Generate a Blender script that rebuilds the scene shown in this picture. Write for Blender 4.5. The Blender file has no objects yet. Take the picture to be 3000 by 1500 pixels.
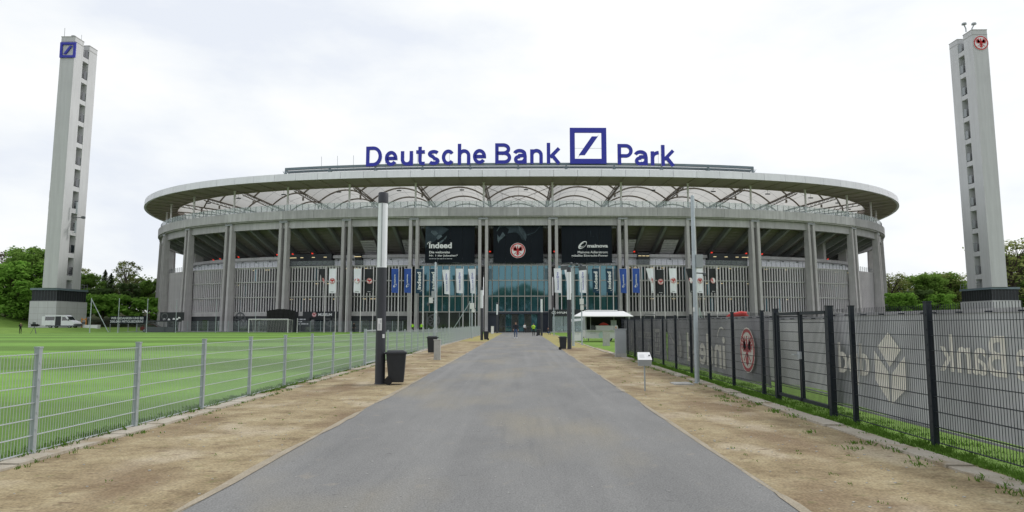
import bpy, bmesh, math, random
from mathutils import Vector, Matrix
random.seed(7)
SC = bpy.context.scene
COL = SC.collection
R = math.radians
V = Vector

# ------------------------------------------------------------------ camera
FOC, EYE = 2000.0, 1.6                       # focal length in photo pixels (3000 wide), eye height
PITCH = math.atan(198 / FOC)
YAW = math.atan(28 * math.cos(PITCH) / FOC)
cam = bpy.data.cameras.new('camera'); camo = bpy.data.objects.new('camera', cam); COL.objects.link(camo)
cam.sensor_width = 36; cam.lens = 36 * FOC / 3000; cam.clip_start = 0.1; cam.clip_end = 6000
camo.location = (0, 0, EYE); camo.rotation_euler = (R(90) + PITCH, 0, YAW)
SC.camera = camo

# ------------------------------------------------------------------ world and sun
SUN_EL, SUN_AZ = R(48), R(64)                # azimuth clockwise from +Y (ahead) towards +X (right)
world = bpy.data.worlds.new('World'); SC.world = world; world.use_nodes = True
nt = world.node_tree; nt.nodes.clear()
def N(t, kind, **kw):
    n = t.nodes.new(kind)
    for k, v in kw.items(): setattr(n, k, v)
    return n
out = N(nt, 'ShaderNodeOutputWorld'); bg = N(nt, 'ShaderNodeBackground'); bg.inputs[1].default_value = 1.0
sky = N(nt, 'ShaderNodeTexSky', sky_type='NISHITA', sun_disc=False, sun_elevation=SUN_EL, sun_rotation=SUN_AZ, air_density=1.0, dust_density=2.0)
sc_ = N(nt, 'ShaderNodeVectorMath', operation='SCALE'); sc_.inputs[3].default_value = 0.12
nt.links.new(sky.outputs[0], sc_.inputs[0])
tc = N(nt, 'ShaderNodeTexCoord')
mp = N(nt, 'ShaderNodeMapping'); mp.inputs['Scale'].default_value = (1.0, 1.0, 2.6); mp.inputs['Rotation'].default_value = (0.0, 0.35, 0.6)
nt.links.new(tc.outputs['Generated'], mp.inputs[0])
nz = N(nt, 'ShaderNodeTexNoise'); nz.inputs['Scale'].default_value = 3.1; nz.inputs['Detail'].default_value = 6; nz.inputs['Roughness'].default_value = 0.55
nt.links.new(mp.outputs[0], nz.inputs[0])
# thick bright cloud towards the sun, thinner away from it
sund = V((math.sin(SUN_AZ) * math.cos(SUN_EL), math.cos(SUN_AZ) * math.cos(SUN_EL), math.sin(SUN_EL)))
dt = N(nt, 'ShaderNodeVectorMath', operation='DOT_PRODUCT'); dt.inputs[1].default_value = sund
nt.links.new(tc.outputs['Generated'], dt.inputs[0])
md = N(nt, 'ShaderNodeMath', operation='MULTIPLY_ADD'); md.inputs[1].default_value = 0.14; md.inputs[2].default_value = -0.02
nt.links.new(dt.outputs['Value'], md.inputs[0])
ad = N(nt, 'ShaderNodeMath', operation='ADD'); nt.links.new(nz.outputs[0], ad.inputs[0]); nt.links.new(md.outputs[0], ad.inputs[1])
rp = N(nt, 'ShaderNodeValToRGB'); e = rp.color_ramp.elements
e[0].position = 0.38; e[0].color = (0.81, 0.85, 0.92, 1); e[1].position = 0.66; e[1].color = (1.0, 1.0, 1.0, 1)
m_ = e.new(0.53); m_.color = (0.92, 0.945, 0.965, 1)
nt.links.new(ad.outputs[0], rp.inputs[0])
mx = N(nt, 'ShaderNodeMix', data_type='RGBA'); mx.inputs[0].default_value = 0.93
nt.links.new(sc_.outputs[0], mx.inputs[6]); nt.links.new(rp.outputs[0], mx.inputs[7])
nt.links.new(mx.outputs[2], bg.inputs[0]); nt.links.new(bg.outputs[0], out.inputs[0])
sl = bpy.data.lights.new('sun', 'SUN'); sl.energy = 1.5; sl.angle = R(12); sl.color = (1.0, 0.975, 0.94)
so = bpy.data.objects.new('sun', sl); COL.objects.link(so)
so.rotation_euler = (-sund).to_track_quat('-Z', 'Y').to_euler(); so.location = (60, 60, 120)
SC.view_settings.view_transform = 'Standard'; SC.view_settings.look = 'None'
SC.view_settings.exposure = 0.10; SC.view_settings.gamma = 1.0; SC.view_settings.use_curve_mapping = False

# ------------------------------------------------------------------ measuring the photograph
_c, _s = math.cos(YAW), math.sin(YAW)
def _rot(v): return V((_c * v[0] - _s * v[1], _s * v[0] + _c * v[1], v[2]))
_F, _U, _R = _rot((0, math.cos(PITCH), math.sin(PITCH))), _rot((0, -math.sin(PITCH), math.cos(PITCH))), _rot((1, 0, 0))
def _ray(px, py): return _F * FOC + _R * (px - 1500) + _U * (750 - py)
def at(px, py, Y):
    d = _ray(px, py); t = Y / d[1]; return V((d[0] * t, Y, EYE + d[2] * t))
def xat(px, Y, py=948):                      # world X of a photo column at distance Y, at photo row py
    d = _ray(px, py); return d[0] / d[1] * Y
def zat(py, Y, px=1528): return at(px, py, Y)[2]

# ------------------------------------------------------------------ materials
MATS = {}
def mat(name, col, rough=0.8, var=0.12, scale=3.0, bump=0.0, bscale=None, metal=0.0, spec=0.4, rnd=0.0, emit=None, alpha=None, ior=None, trans=0.0, tint=None, streak=0.0):
    m = bpy.data.materials.new(name); m.use_nodes = True; t = m.node_tree; b = t.nodes['Principled BSDF']
    b.inputs['Roughness'].default_value = rough; b.inputs['Metallic'].default_value = metal
    b.inputs['Specular IOR Level'].default_value = spec
    if ior: b.inputs['IOR'].default_value = ior
    if tint: b.inputs['Specular Tint'].default_value = (*tint, 1)
    c = (*col, 1)
    tcn = N(t, 'ShaderNodeTexCoord'); src = tcn.outputs['Object']
    if var or rnd:
        n1 = N(t, 'ShaderNodeTexNoise'); n1.inputs['Scale'].default_value = scale; n1.inputs['Detail'].default_value = 8; n1.inputs['Roughness'].default_value = 0.65
        t.links.new(src, n1.inputs[0])
        r1 = N(t, 'ShaderNodeMapRange'); r1.inputs[1].default_value = 0.25; r1.inputs[2].default_value = 0.75
        r1.inputs[3].default_value = 1 - var; r1.inputs[4].default_value = 1 + var
        t.links.new(n1.outputs[0], r1.inputs[0]); val = r1.outputs[0]
        if rnd:
            oi = N(t, 'ShaderNodeObjectInfo'); r2 = N(t, 'ShaderNodeMapRange'); r2.inputs[3].default_value = 1 - rnd; r2.inputs[4].default_value = 1 + rnd
            t.links.new(oi.outputs['Random'], r2.inputs[0]); mu = N(t, 'ShaderNodeMath', operation='MULTIPLY')
            t.links.new(val, mu.inputs[0]); t.links.new(r2.outputs[0], mu.inputs[1]); val = mu.outputs[0]
        if streak:
            mq = N(t, 'ShaderNodeMapping'); mq.inputs['Scale'].default_value = (1.6, 1.6, 0.09); t.links.new(src, mq.inputs[0])
            n5 = N(t, 'ShaderNodeTexNoise'); n5.inputs['Scale'].default_value = 1.3; n5.inputs['Detail'].default_value = 7; n5.inputs['Roughness'].default_value = 0.7; t.links.new(mq.outputs[0], n5.inputs[0])
            r5 = N(t, 'ShaderNodeMapRange'); r5.inputs[1].default_value = .35; r5.inputs[2].default_value = .68; r5.inputs[3].default_value = 1 + streak * .4; r5.inputs[4].default_value = 1 - streak; t.links.new(n5.outputs[0], r5.inputs[0])
            m5 = N(t, 'ShaderNodeMath', operation='MULTIPLY'); t.links.new(val, m5.inputs[0]); t.links.new(r5.outputs[0], m5.inputs[1]); val = m5.outputs[0]
        sv = N(t, 'ShaderNodeVectorMath', operation='SCALE'); sv.inputs[0].default_value = col
        t.links.new(val, sv.inputs[3]); t.links.new(sv.outputs[0], b.inputs['Base Color'])
    else: b.inputs['Base Color'].default_value = c
    if bump:
        n2 = N(t, 'ShaderNodeTexNoise'); n2.inputs['Scale'].default_value = bscale or scale * 6; n2.inputs['Detail'].default_value = 6
        t.links.new(src, n2.inputs[0]); bp = N(t, 'ShaderNodeBump'); bp.inputs['Strength'].default_value = bump; bp.inputs['Distance'].default_value = 0.02
        t.links.new(n2.outputs[0], bp.inputs['Height']); t.links.new(bp.outputs[0], b.inputs['Normal'])
    if emit: b.inputs['Emission Color'].default_value = (*emit[:3], 1); b.inputs['Emission Strength'].default_value = emit[3]
    if alpha is not None: b.inputs['Alpha'].default_value = alpha
    if trans: b.inputs['Transmission Weight'].default_value = trans
    MATS[name] = m; return m
mat('concrete', (0.455, 0.44, 0.44), 0.85, 0.16, 0.5, 0.25, 3.0, rnd=0.09, streak=0.22)
mat('concrete_light', (0.48, 0.47, 0.48), 0.85, 0.15, 0.35, 0.2, 3.0, rnd=0.14, streak=0.20)
mat('concrete_dark', (0.20, 0.20, 0.19), 0.85, 0.15, 0.5, 0.2, 3.0)
mat('terrace_shaded', (0.165, 0.142, 0.145), 0.85, 0.15, 0.5)  # dark undersides against paler risers: step shading put into the colour
mat('riser_lit', (0.33, 0.29, 0.295), 0.85, 0.15, 0.5)  # lighter copy of the terrace concrete, paints the lit stripes of the steps
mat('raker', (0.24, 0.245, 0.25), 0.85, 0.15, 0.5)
mat('panel_white', (0.84, 0.835, 0.89), 0.5, 0.05, 0.4, rnd=0.05, streak=0.07)
mat('soffit', (0.40, 0.345, 0.31), 0.7, 0.10, 0.3, rnd=0.06)
mat('steel_white', (0.72, 0.69, 0.70), 0.5, 0.05, 2.0)
mat('steel_grey', (0.30, 0.32, 0.33), 0.5, 0.08, 2.0, metal=0.2)
mat('steel_dark', (0.09, 0.10, 0.11), 0.5, 0.1, 2.0)
mat('arch_steel', (0.26, 0.23, 0.19), 0.6, 0.1, 2.0)
mat('gantry', (0.16, 0.21, 0.24), 0.5, 0.1, 1.0)
mat('fin', (0.63, 0.605, 0.62), 0.55, 0.06, 1.0, rnd=0.05)
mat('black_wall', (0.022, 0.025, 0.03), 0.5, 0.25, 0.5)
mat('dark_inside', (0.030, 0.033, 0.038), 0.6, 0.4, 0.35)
mat('navy_wall', (0.025, 0.033, 0.05), 0.45, 0.15, 0.6)
mat('glass_teal', (0.022, 0.075, 0.095), 0.04, 0.3, 0.25, spec=0.8, rnd=0.3, ior=2.0, tint=(.50, .88, 1.0))
mat('glass_dark', (0.012, 0.018, 0.022), 0.08, 0.0, spec=0.8, ior=1.8)
mat('glass_clear', (0.60, 0.72, 0.74), 0.05, 0.0, alpha=0.26, spec=0.5)
mat('glass_faint', (0.45, 0.5, 0.52), 0.1, 0.0, alpha=0.14, spec=0.3)
mat('mullion', (0.42, 0.42, 0.40), 0.4, 0.05)
mat('louvre', (0.12, 0.15, 0.18), 0.5, 0.05)
mat('banner_black', (0.014, 0.018, 0.024), 0.85, 0.2, 0.15, spec=0.12)
mat('banner_sheen', (0.040, 0.054, 0.066), 0.85, 0.8, 0.35, spec=0.1)
mat('banner_glow', (0.10, 0.13, 0.15), 0.85, 0.8, 0.8, spec=0.1)
mat('print_white', (0.78, 0.79, 0.80), 0.6, 0.03)
mat('print_grey', (0.52, 0.54, 0.56), 0.6, 0.05)
mat('print_red', (0.55, 0.03, 0.035), 0.6, 0.05)
mat('print_navy', (0.012, 0.045, 0.085), 0.7, 0.08)
mat('print_blue', (0.03, 0.085, 0.36), 0.7, 0.08)
mat('print_black', (0.02, 0.022, 0.026), 0.7, 0.08)
mat('flag_white', (0.86, 0.86, 0.93), 0.8, 0.04)
mat('sign_blue', (0.026, 0.034, 0.40), 0.4, 0.04)
mat('render_white', (0.57, 0.575, 0.585), 0.85, 0.05, 0.25, streak=0.10)
mat('render_joint', (0.40, 0.40, 0.39), 0.85, 0.05)
mat('galvanised', (0.40, 0.45, 0.47), 0.45, 0.12, 9.0, metal=0.35, rnd=0.05)
mat('galv_wire', (0.46, 0.50, 0.52), 0.45, 0.05, 9.0, metal=0.2)
mat('fence_black', (0.016, 0.022, 0.03), 0.45, 0.1, 6.0)
mat('lamp_dark', (0.045, 0.048, 0.058), 0.5, 0.12, 3.0, 0.05)
mat('lamp_light', (0.84, 0.87, 0.90), 0.3, 0.05, 2.0, spec=0.5)
mat('bin_plastic', (0.022, 0.025, 0.03), 0.45, 0.15, 8.0)
mat('rubber', (0.015, 0.015, 0.016), 0.8, 0.1)
mat('cabinet_grey', (0.36, 0.39, 0.41), 0.55, 0.1, 2.0)
mat('box_stone', (0.42, 0.42, 0.40), 0.85, 0.2, 6.0, 0.2)
mat('white_paint', (0.72, 0.73, 0.73), 0.35, 0.05, 1.0)
mat('car_paint', (0.78, 0.80, 0.82), 0.2, 0.03, 1.0, spec=0.6)
mat('red_paint', (0.45, 0.025, 0.02), 0.35, 0.08)
mat('red_dark', (0.12, 0.02, 0.018), 0.3, 0.1)
mat('orange_paint', (0.60, 0.25, 0.04), 0.4, 0.1)
mat('red_lamp', (0.5, 0.02, 0.01), 0.5, 0.0, emit=(1.0, 0.06, 0.03, 0.8))
mat('warm_lamp', (0.8, 0.7, 0.4), 0.5, 0.0, emit=(1.0, 0.8, 0.45, 0.7))
mat('skin', (0.50, 0.30, 0.22), 0.6, 0.05)
mat('hair', (0.035, 0.022, 0.015), 0.7, 0.1)
mat('cloth_navy', (0.014, 0.016, 0.026), 0.85, 0.1)
mat('denim', (0.05, 0.085, 0.17), 0.85, 0.15)
mat('cloth_black', (0.012, 0.012, 0.013), 0.85, 0.1)
mat('hivis', (0.42, 0.75, 0.04), 0.8, 0.05)
mat('hivis_green', (0.06, 0.45, 0.03), 0.8, 0.05)
mat('cloth_white', (0.7, 0.7, 0.7), 0.85, 0.05)
mat('bark', (0.07, 0.055, 0.04), 0.9, 0.25, 2.0, 0.3)
mat('bark_pale', (0.16, 0.14, 0.12), 0.9, 0.25, 2.0, 0.3)
mat('timber', (0.38, 0.22, 0.10), 0.7, 0.1)

def membrane_mat():
    m = bpy.data.materials.new('membrane'); m.use_nodes = True; t = m.node_tree; t.nodes.clear()
    o = N(t, 'ShaderNodeOutputMaterial'); d = N(t, 'ShaderNodeBsdfDiffuse'); tr = N(t, 'ShaderNodeBsdfTranslucent'); mxs = N(t, 'ShaderNodeMixShader')
    d.inputs[0].default_value = (0.70, 0.695, 0.665, 1); tr.inputs[0].default_value = (0.72, 0.715, 0.685, 1); mxs.inputs[0].default_value = 0.5
    t.links.new(d.outputs[0], mxs.inputs[1]); t.links.new(tr.outputs[0], mxs.inputs[2]); t.links.new(mxs.outputs[0], o.inputs[0])
    MATS['membrane'] = m
membrane_mat()
def leaf_mat(name, col, var=0.35):
    m = bpy.data.materials.new(name); m.use_nodes = True; t = m.node_tree; t.nodes.clear()
    o = N(t, 'ShaderNodeOutputMaterial'); d = N(t, 'ShaderNodeBsdfDiffuse'); tr = N(t, 'ShaderNodeBsdfTranslucent'); mxs = N(t, 'ShaderNodeMixShader')
    tcn = N(t, 'ShaderNodeTexCoord'); n1 = N(t, 'ShaderNodeTexNoise'); n1.inputs['Scale'].default_value = 0.6; n1.inputs['Detail'].default_value = 7
    t.links.new(tcn.outputs['Object'], n1.inputs[0])
    r1 = N(t, 'ShaderNodeMapRange'); r1.inputs[1].default_value = 0.3; r1.inputs[2].default_value = 0.7; r1.inputs[3].default_value = 1 - var; r1.inputs[4].default_value = 1 + var
    t.links.new(n1.outputs[0], r1.inputs[0])
    sv = N(t, 'ShaderNodeVectorMath', operation='SCALE'); sv.inputs[0].default_value = col; t.links.new(r1.outputs[0], sv.inputs[3])
    t.links.new(sv.outputs[0], d.inputs[0]); t.links.new(sv.outputs[0], tr.inputs[0]); mxs.inputs[0].default_value = 0.5
    t.links.new(d.outputs[0], mxs.inputs[1]); t.links.new(tr.outputs[0], mxs.inputs[2]); t.links.new(mxs.outputs[0], o.inputs[0])
    MATS[name] = m
leaf_mat('leaf_mid', (0.20, 0.33, 0.075)); leaf_mat('leaf_bright', (0.22, 0.40, 0.075)); leaf_mat('leaf_dark', (0.12, 0.185, 0.07)); leaf_mat('leaf_wood', (0.17, 0.24, 0.09))
leaf_mat('leaf_brown', (0.12, 0.11, 0.06)); leaf_mat('leaf_pale', (0.25, 0.29, 0.10)); leaf_mat('grass_blade', (0.125, 0.23, 0.04), .2); leaf_mat('grass_dry', (0.26, 0.25, 0.09))

def ground_mat(name, stops, scale, detail=9, rough=0.95, bump=0.3, bscale=40, extra=None, stretch=(1, 1, 1), speck=None):
    """noise through a colour ramp; `extra` adds a second blotch colour, `speck` a fine grain"""
    m = bpy.data.materials.new(name); m.use_nodes = True; t = m.node_tree; b = t.nodes['Principled BSDF']
    b.inputs['Roughness'].default_value = rough; b.inputs['Specular IOR Level'].default_value = 0.25
    tcn = N(t, 'ShaderNodeTexCoord'); mpn = N(t, 'ShaderNodeMapping'); mpn.inputs['Scale'].default_value = stretch
    t.links.new(tcn.outputs['Object'], mpn.inputs[0])
    n1 = N(t, 'ShaderNodeTexNoise'); n1.inputs['Scale'].default_value = scale; n1.inputs['Detail'].default_value = detail; n1.inputs['Roughness'].default_value = 0.68
    t.links.new(mpn.outputs[0], n1.inputs[0])
    rr = N(t, 'ShaderNodeValToRGB'); el = rr.color_ramp.elements
    el[0].position, el[0].color = stops[0][0], (*stops[0][1], 1); el[1].position, el[1].color = stops[-1][0], (*stops[-1][1], 1)
    for p, c in stops[1:-1]: q = el.new(p); q.color = (*c, 1)
    t.links.new(n1.outputs[0], rr.inputs[0]); colr = rr.outputs[0]
    if extra:
        for (sc2, lo, hi, c2, amt, st2) in extra:
            mq = N(t, 'ShaderNodeMapping'); mq.inputs['Scale'].default_value = st2; mq.inputs['Location'].default_value = (3.1 * sc2, 7.7, 0)
            t.links.new(tcn.outputs['Object'], mq.inputs[0])
            n3 = N(t, 'ShaderNodeTexNoise'); n3.inputs['Scale'].default_value = sc2; n3.inputs['Detail'].default_value = 6; t.links.new(mq.outputs[0], n3.inputs[0])
            r3 = N(t, 'ShaderNodeMapRange'); r3.inputs[1].default_value = lo; r3.inputs[2].default_value = hi; r3.inputs[4].default_value = amt
            t.links.new(n3.outputs[0], r3.inputs[0])
            mm = N(t, 'ShaderNodeMix', data_type='RGBA'); mm.inputs[7].default_value = (*c2, 1)
            t.links.new(r3.outputs[0], mm.inputs[0]); t.links.new(colr, mm.inputs[6]); colr = mm.outputs[2]
    if speck:
        n4 = N(t, 'ShaderNodeTexNoise'); n4.inputs['Scale'].default_value = speck[0]; n4.inputs['Detail'].default_value = 3; t.links.new(tcn.outputs['Object'], n4.inputs[0])
        r4 = N(t, 'ShaderNodeMapRange'); r4.inputs[1].default_value = 0.3; r4.inputs[2].default_value = 0.7; r4.inputs[3].default_value = 1 - speck[1]; r4.inputs[4].default_value = 1 + speck[1]
        t.links.new(n4.outputs[0], r4.inputs[0]); s4 = N(t, 'ShaderNodeVectorMath', operation='SCALE')
        t.links.new(colr, s4.inputs[0]); t.links.new(r4.outputs[0], s4.inputs[3]); colr = s4.outputs[0]
    t.links.new(colr, b.inputs['Base Color'])
    n2 = N(t, 'ShaderNodeTexNoise'); n2.inputs['Scale'].default_value = bscale; n2.inputs['Detail'].default_value = 8; t.links.new(tcn.outputs['Object'], n2.inputs[0])
    bp = N(t, 'ShaderNodeBump'); bp.inputs['Strength'].default_value = bump; bp.inputs['Distance'].default_value = 0.03
    t.links.new(n2.outputs[0], bp.inputs['Height']); t.links.new(bp.outputs[0], b.inputs['Normal'])
    MATS[name] = m; return m
ground_mat('sand', [(0.30, (0.165, 0.122, 0.070)), (0.48, (0.29, 0.232, 0.138)), (0.62, (0.37, 0.31, 0.195)), (0.75, (0.46, 0.40, 0.275))], 1.5, bump=0.9, bscale=7,
           extra=[(0.5, 0.50, 0.64, (0.17, 0.115, 0.07), 0.75, (1, .5, 1)), (0.9, 0.55, 0.68, (0.42, 0.36, 0.265), 0.75, (1, .7, 1)), (6.0, 0.60, 0.68, (0.15, 0.105, 0.065), 0.7, (.7, 1.4, 1)), (4.5, 0.62, 0.70, (0.15, 0.15, 0.06), 0.6, (1, 1, 1))], speck=(38, 0.30))
ground_mat('verge_grass', [(0.32, (0.30, 0.24, 0.13)), (0.5, (0.33, 0.29, 0.12)), (0.7, (0.22, 0.24, 0.07))], 1.2, bump=0.6, bscale=12, speck=(40, 0.25))
ground_mat('asphalt', [(0.3, (0.168, 0.169, 0.168)), (0.7, (0.226, 0.226, 0.222))], 0.8, bump=0.3, bscale=90, stretch=(1, .3, 1),
           extra=[(0.45, 0.50, 0.68, (0.255, 0.235, 0.19), 0.75, (1, .45, 1)), (1.4, 0.60, 0.72, (0.125, 0.13, 0.135), 0.25, (2.2, .12, 1)), (3.2, 0.64, 0.72, (0.27, 0.25, 0.215), 0.55, (1, .8, 1)), (1.1, 0.50, 0.66, (0.245, 0.245, 0.24), 0.5, (1.6, .03, 1)), (7.0, 0.68, 0.74, (0.10, 0.10, 0.10), 0.5, (1, 1, 1))], speck=(60, 0.26))
ground_mat('dust', [(0.3, (0.27, 0.235, 0.18)), (0.7, (0.37, 0.325, 0.25))], 2.0, bump=0.3, bscale=20, speck=(50, 0.2))
ground_mat('paving', [(0.3, (0.17, 0.17, 0.175)), (0.7, (0.23, 0.23, 0.23))], 0.4, bump=0.1)
ground_mat('kerb', [(0.3, (0.33, 0.29, 0.23)), (0.7, (0.46, 0.43, 0.37))], 1.5, bump=0.3, bscale=20, extra=[(1.6, 0.55, 0.65, (0.28, 0.22, 0.14), 0.8, (1, 1, 1))], speck=(40, 0.12))
ground_mat('terrain', [(0.3, (0.09, 0.095, 0.06)), (0.7, (0.15, 0.145, 0.10))], 0.1, bump=0.3, bscale=2)
ground_mat('hill', [(0.35, (0.05, 0.085, 0.025)), (0.5, (0.10, 0.125, 0.045)), (0.62, (0.15, 0.115, 0.075))], 0.12, bump=0.6, bscale=1.2)
def lawn_mat(name, a, b_, stripe, period, phase=0.0):
    m = ground_mat(name, [(0.3, a), (0.7, b_)], 0.5, bump=0.5, bscale=22, speck=(16, 0.22), stretch=(1, 1, 1), extra=[(0.25, 0.5, 0.7, (a[0] * 0.8, a[1] * 0.82, a[2] * 0.8), 0.6, (1, 1, 1))])
    t = m.node_tree; b = t.nodes['Principled BSDF']; col = b.inputs['Base Color'].links[0].from_socket
    tcn = N(t, 'ShaderNodeTexCoord'); sx = N(t, 'ShaderNodeSeparateXYZ'); t.links.new(tcn.outputs['Object'], sx.inputs[0])
    f = N(t, 'ShaderNodeMath', operation='MULTIPLY_ADD'); f.inputs[1].default_value = 2 * math.pi / period; f.inputs[2].default_value = phase; t.links.new(sx.outputs['Y'], f.inputs[0])
    s = N(t, 'ShaderNodeMath', operation='SINE'); t.links.new(f.outputs[0], s.inputs[0])
    r = N(t, 'ShaderNodeMapRange'); r.inputs[1].default_value = -0.35; r.inputs[2].default_value = 0.35; r.inputs[3].default_value = 1 - stripe; r.inputs[4].default_value = 1 + stripe
    t.links.new(s.outputs[0], r.inputs[0]); v = N(t, 'ShaderNodeVectorMath', operation='SCALE'); t.links.new(col, v.inputs[0]); t.links.new(r.outputs[0], v.inputs[3]); t.links.new(v.outputs[0], b.inputs['Base Color'])
    b.inputs['Sheen Weight'].default_value = 0.22; b.inputs['Sheen Roughness'].default_value = 0.4; b.inputs['Sheen Tint'].default_value = (0.45, 0.78, 0.15, 1)
lawn_mat('lawn', (0.085, 0.170, 0.033), (0.135, 0.245, 0.045), 0.30, 17.0, 0.9)
lawn_mat('lawn_plain', (0.095, 0.170, 0.030), (0.150, 0.245, 0.042), 0.03, 9.0)

# ------------------------------------------------------------------ mesh builders
ORG = {}
class MB:
    def __init__(s): s.v = []; s.f = []; s.mi = None
    def add(s, vs, fs):
        o = len(s.v); s.v += [V(p) for p in vs]; s.f += [tuple(i + o for i in f) for f in fs]; return s
    def frame(s, c, x, y, z):                # box with half-extents vectors about centre c
        c, x, y, z = V(c), V(x), V(y), V(z); P = []
        for sz in (-1, 1):
            for sx, sy in ((-1, -1), (1, -1), (1, 1), (-1, 1)): P.append(c + x * sx + y * sy + z * sz)
        return s.add(P, [(3, 2, 1, 0), (4, 5, 6, 7), (0, 1, 5, 4), (1, 2, 6, 5), (2, 3, 7, 6), (3, 0, 4, 7)])
    def box(s, lo, hi):
        lo, hi = V(lo), V(hi); c = (lo + hi) / 2; h = (hi - lo) / 2
        return s.frame(c, (h[0], 0, 0), (0, h[1], 0), (0, 0, h[2]))
    def bar(s, p, q, w, h=None, up=(0, 0, 1)):
        p, q = V(p), V(q); h = h or w; d = (q - p); L = d.length
        if L < 1e-6: return s
        d = d / L; u = V(up)
        if abs(d.dot(u)) > 0.98: u = V((0, 1, 0))
        r = d.cross(u).normalized(); u = r.cross(d)
        return s.frame((p + q) / 2, r * w / 2, d * L / 2, u * h / 2)
    def tube(s, pts, r, n=8, cap=True):
        pts = [V(p) for p in pts]; rs = r if isinstance(r, (list, tuple)) else [r] * len(pts); o = len(s.v); rings = []
        for i, p in enumerate(pts):
            d = (pts[min(i + 1, len(pts) - 1)] - pts[max(i - 1, 0)]).normalized()
            u = V((0, 0, 1)) if abs(d[2]) < 0.95 else V((0, 1, 0)); a = d.cross(u).normalized(); b = a.cross(d)
            rings.append([p + (a * math.cos(k * 2 * math.pi / n) + b * math.sin(k * 2 * math.pi / n)) * rs[i] for k in range(n)])
        vs = [q for g in rings for q in g]; fs = []
        for i in range(len(pts) - 1):
            for k in range(n): fs.append((i * n + k, i * n + (k + 1) % n, (i + 1) * n + (k + 1) % n, (i + 1) * n + k))
        if cap: fs.append(tuple(range(n - 1, -1, -1))); fs.append(tuple((len(pts) - 1) * n + k for k in range(n)))
        return s.add(vs, fs)
    def lathe(s, c, prof, n=16):             # prof: (radius, z)
        c = V(c); vs = []; fs = []
        for r, z in prof:
            for k in range(n): a = k * 2 * math.pi / n; vs.append(c + V((r * math.cos(a), r * math.sin(a), z)))
        for i in range(len(prof) - 1):
            for k in range(n): fs.append((i * n + k, i * n + (k + 1) % n, (i + 1) * n + (k + 1) % n, (i + 1) * n + k))
        fs.append(tuple(range(n - 1, -1, -1))); fs.append(tuple((len(prof) - 1) * n + k for k in range(n)))
        return s.add(vs, fs)
    def prism(s, poly, a, b):                # polygon of 3D points swept by vector from +a to +b
        a, b = V(a), V(b); n = len(poly); vs = [V(p) + a for p in poly] + [V(p) + b for p in poly]
        return s.add(vs, [tuple(range(n - 1, -1, -1)), tuple(range(n, 2 * n))] + [(i, (i + 1) % n, n + (i + 1) % n, n + i) for i in range(n)])
    def grid(s, fn, nu, nv):
        vs = [fn(i / nu, j / nv) for j in range(nv + 1) for i in range(nu + 1)]; w = nu + 1
        return s.add(vs, [(j * w + i, j * w + i + 1, (j + 1) * w + i + 1, (j + 1) * w + i) for j in range(nv) for i in range(nu)])
    def mesh(s, name, org=(0, 0, 0), m=None, smooth=False):
        o = V(org); me = bpy.data.meshes.new(name); me.from_pydata([p - o for p in s.v], [], s.f); me.update()
        if m: me.materials.append(MATS[m])
        if smooth:
            me.polygons.foreach_set('use_smooth', [True] * len(me.polygons))
            me.set_sharp_from_angle(angle=R(38))
        return me
    def build(s, name, m, parent=None, smooth=False, **tagkw):
        org = ORG.get(parent.name, V((0, 0, 0))) if parent else V((0, 0, 0))
        o = bpy.data.objects.new(name, s.mesh(name, org, m, smooth)); COL.objects.link(o)
        if parent: o.parent = parent; ORG[o.name] = org
        if tagkw: tag(o, **tagkw)
        return o
def tag(o, label=None, cat=None, group=None, kind=None):
    if label: o['label'] = label
    if cat: o['category'] = cat
    if group: o['group'] = group
    if kind: o['kind'] = kind
    return o
def thing(name, label, cat, loc=(0, 0, 0), group=None, rz=0.0):
    o = bpy.data.objects.new(name, None); COL.objects.link(o); o.location = loc; o.rotation_euler = (0, 0, rz)
    o.empty_display_size = 0.2; ORG[o.name] = V(loc) if not rz else V((0, 0, 0)); return tag(o, label, cat, group)
def local(o): ORG[o.name] = V((0, 0, 0)); return o      # parts are then given in the thing's own frame
def inst(name, me, parent, loc=(0, 0, 0), rz=0.0, kind=None):
    o = bpy.data.objects.new(name, me); COL.objects.link(o); o.parent = parent
    org = ORG.get(parent.name, V((0, 0, 0))) if parent else V((0, 0, 0))
    o.location = V(loc) - org; o.rotation_euler = (0, 0, rz); ORG[o.name] = org
    if kind: o['kind'] = kind
    return o
def copy_tree(o, parent=None):
    c = o.copy(); COL.objects.link(c)
    if parent: c.parent = parent
    for ch in o.children: copy_tree(ch, c)
    return c
def struct(name, mb, m): return tag(mb.build(name, m), kind='structure')

# ------------------------------------------------------------------ flat print: lettering and emblems
_TXT = {}
def glyphs(body, bold=0.0, space=1.0):       # -> verts2d normalised to height 1 of a capital, faces, bbox
    key = (body, bold, space)
    if key in _TXT: return _TXT[key]
    cu = bpy.data.curves.new('t', 'FONT'); cu.body = body; cu.resolution_u = 4; cu.offset = bold; cu.space_character = space; cu.fill_mode = 'FRONT'
    ob = bpy.data.objects.new('t', cu); COL.objects.link(ob); dg = bpy.context.evaluated_depsgraph_get(); dg.update()
    me = bpy.data.meshes.new_from_object(ob.evaluated_get(dg)); vs = [(v.co.x, v.co.y) for v in me.vertices]; fs = [tuple(p.vertices) for p in me.polygons]
    bpy.data.objects.remove(ob); bpy.data.curves.remove(cu); bpy.data.meshes.remove(me)
    xs = [p[0] for p in vs]; ys = [p[1] for p in vs]
    _TXT[key] = (vs, fs, (min(xs), min(ys), max(xs), max(ys))); return _TXT[key]
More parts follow.
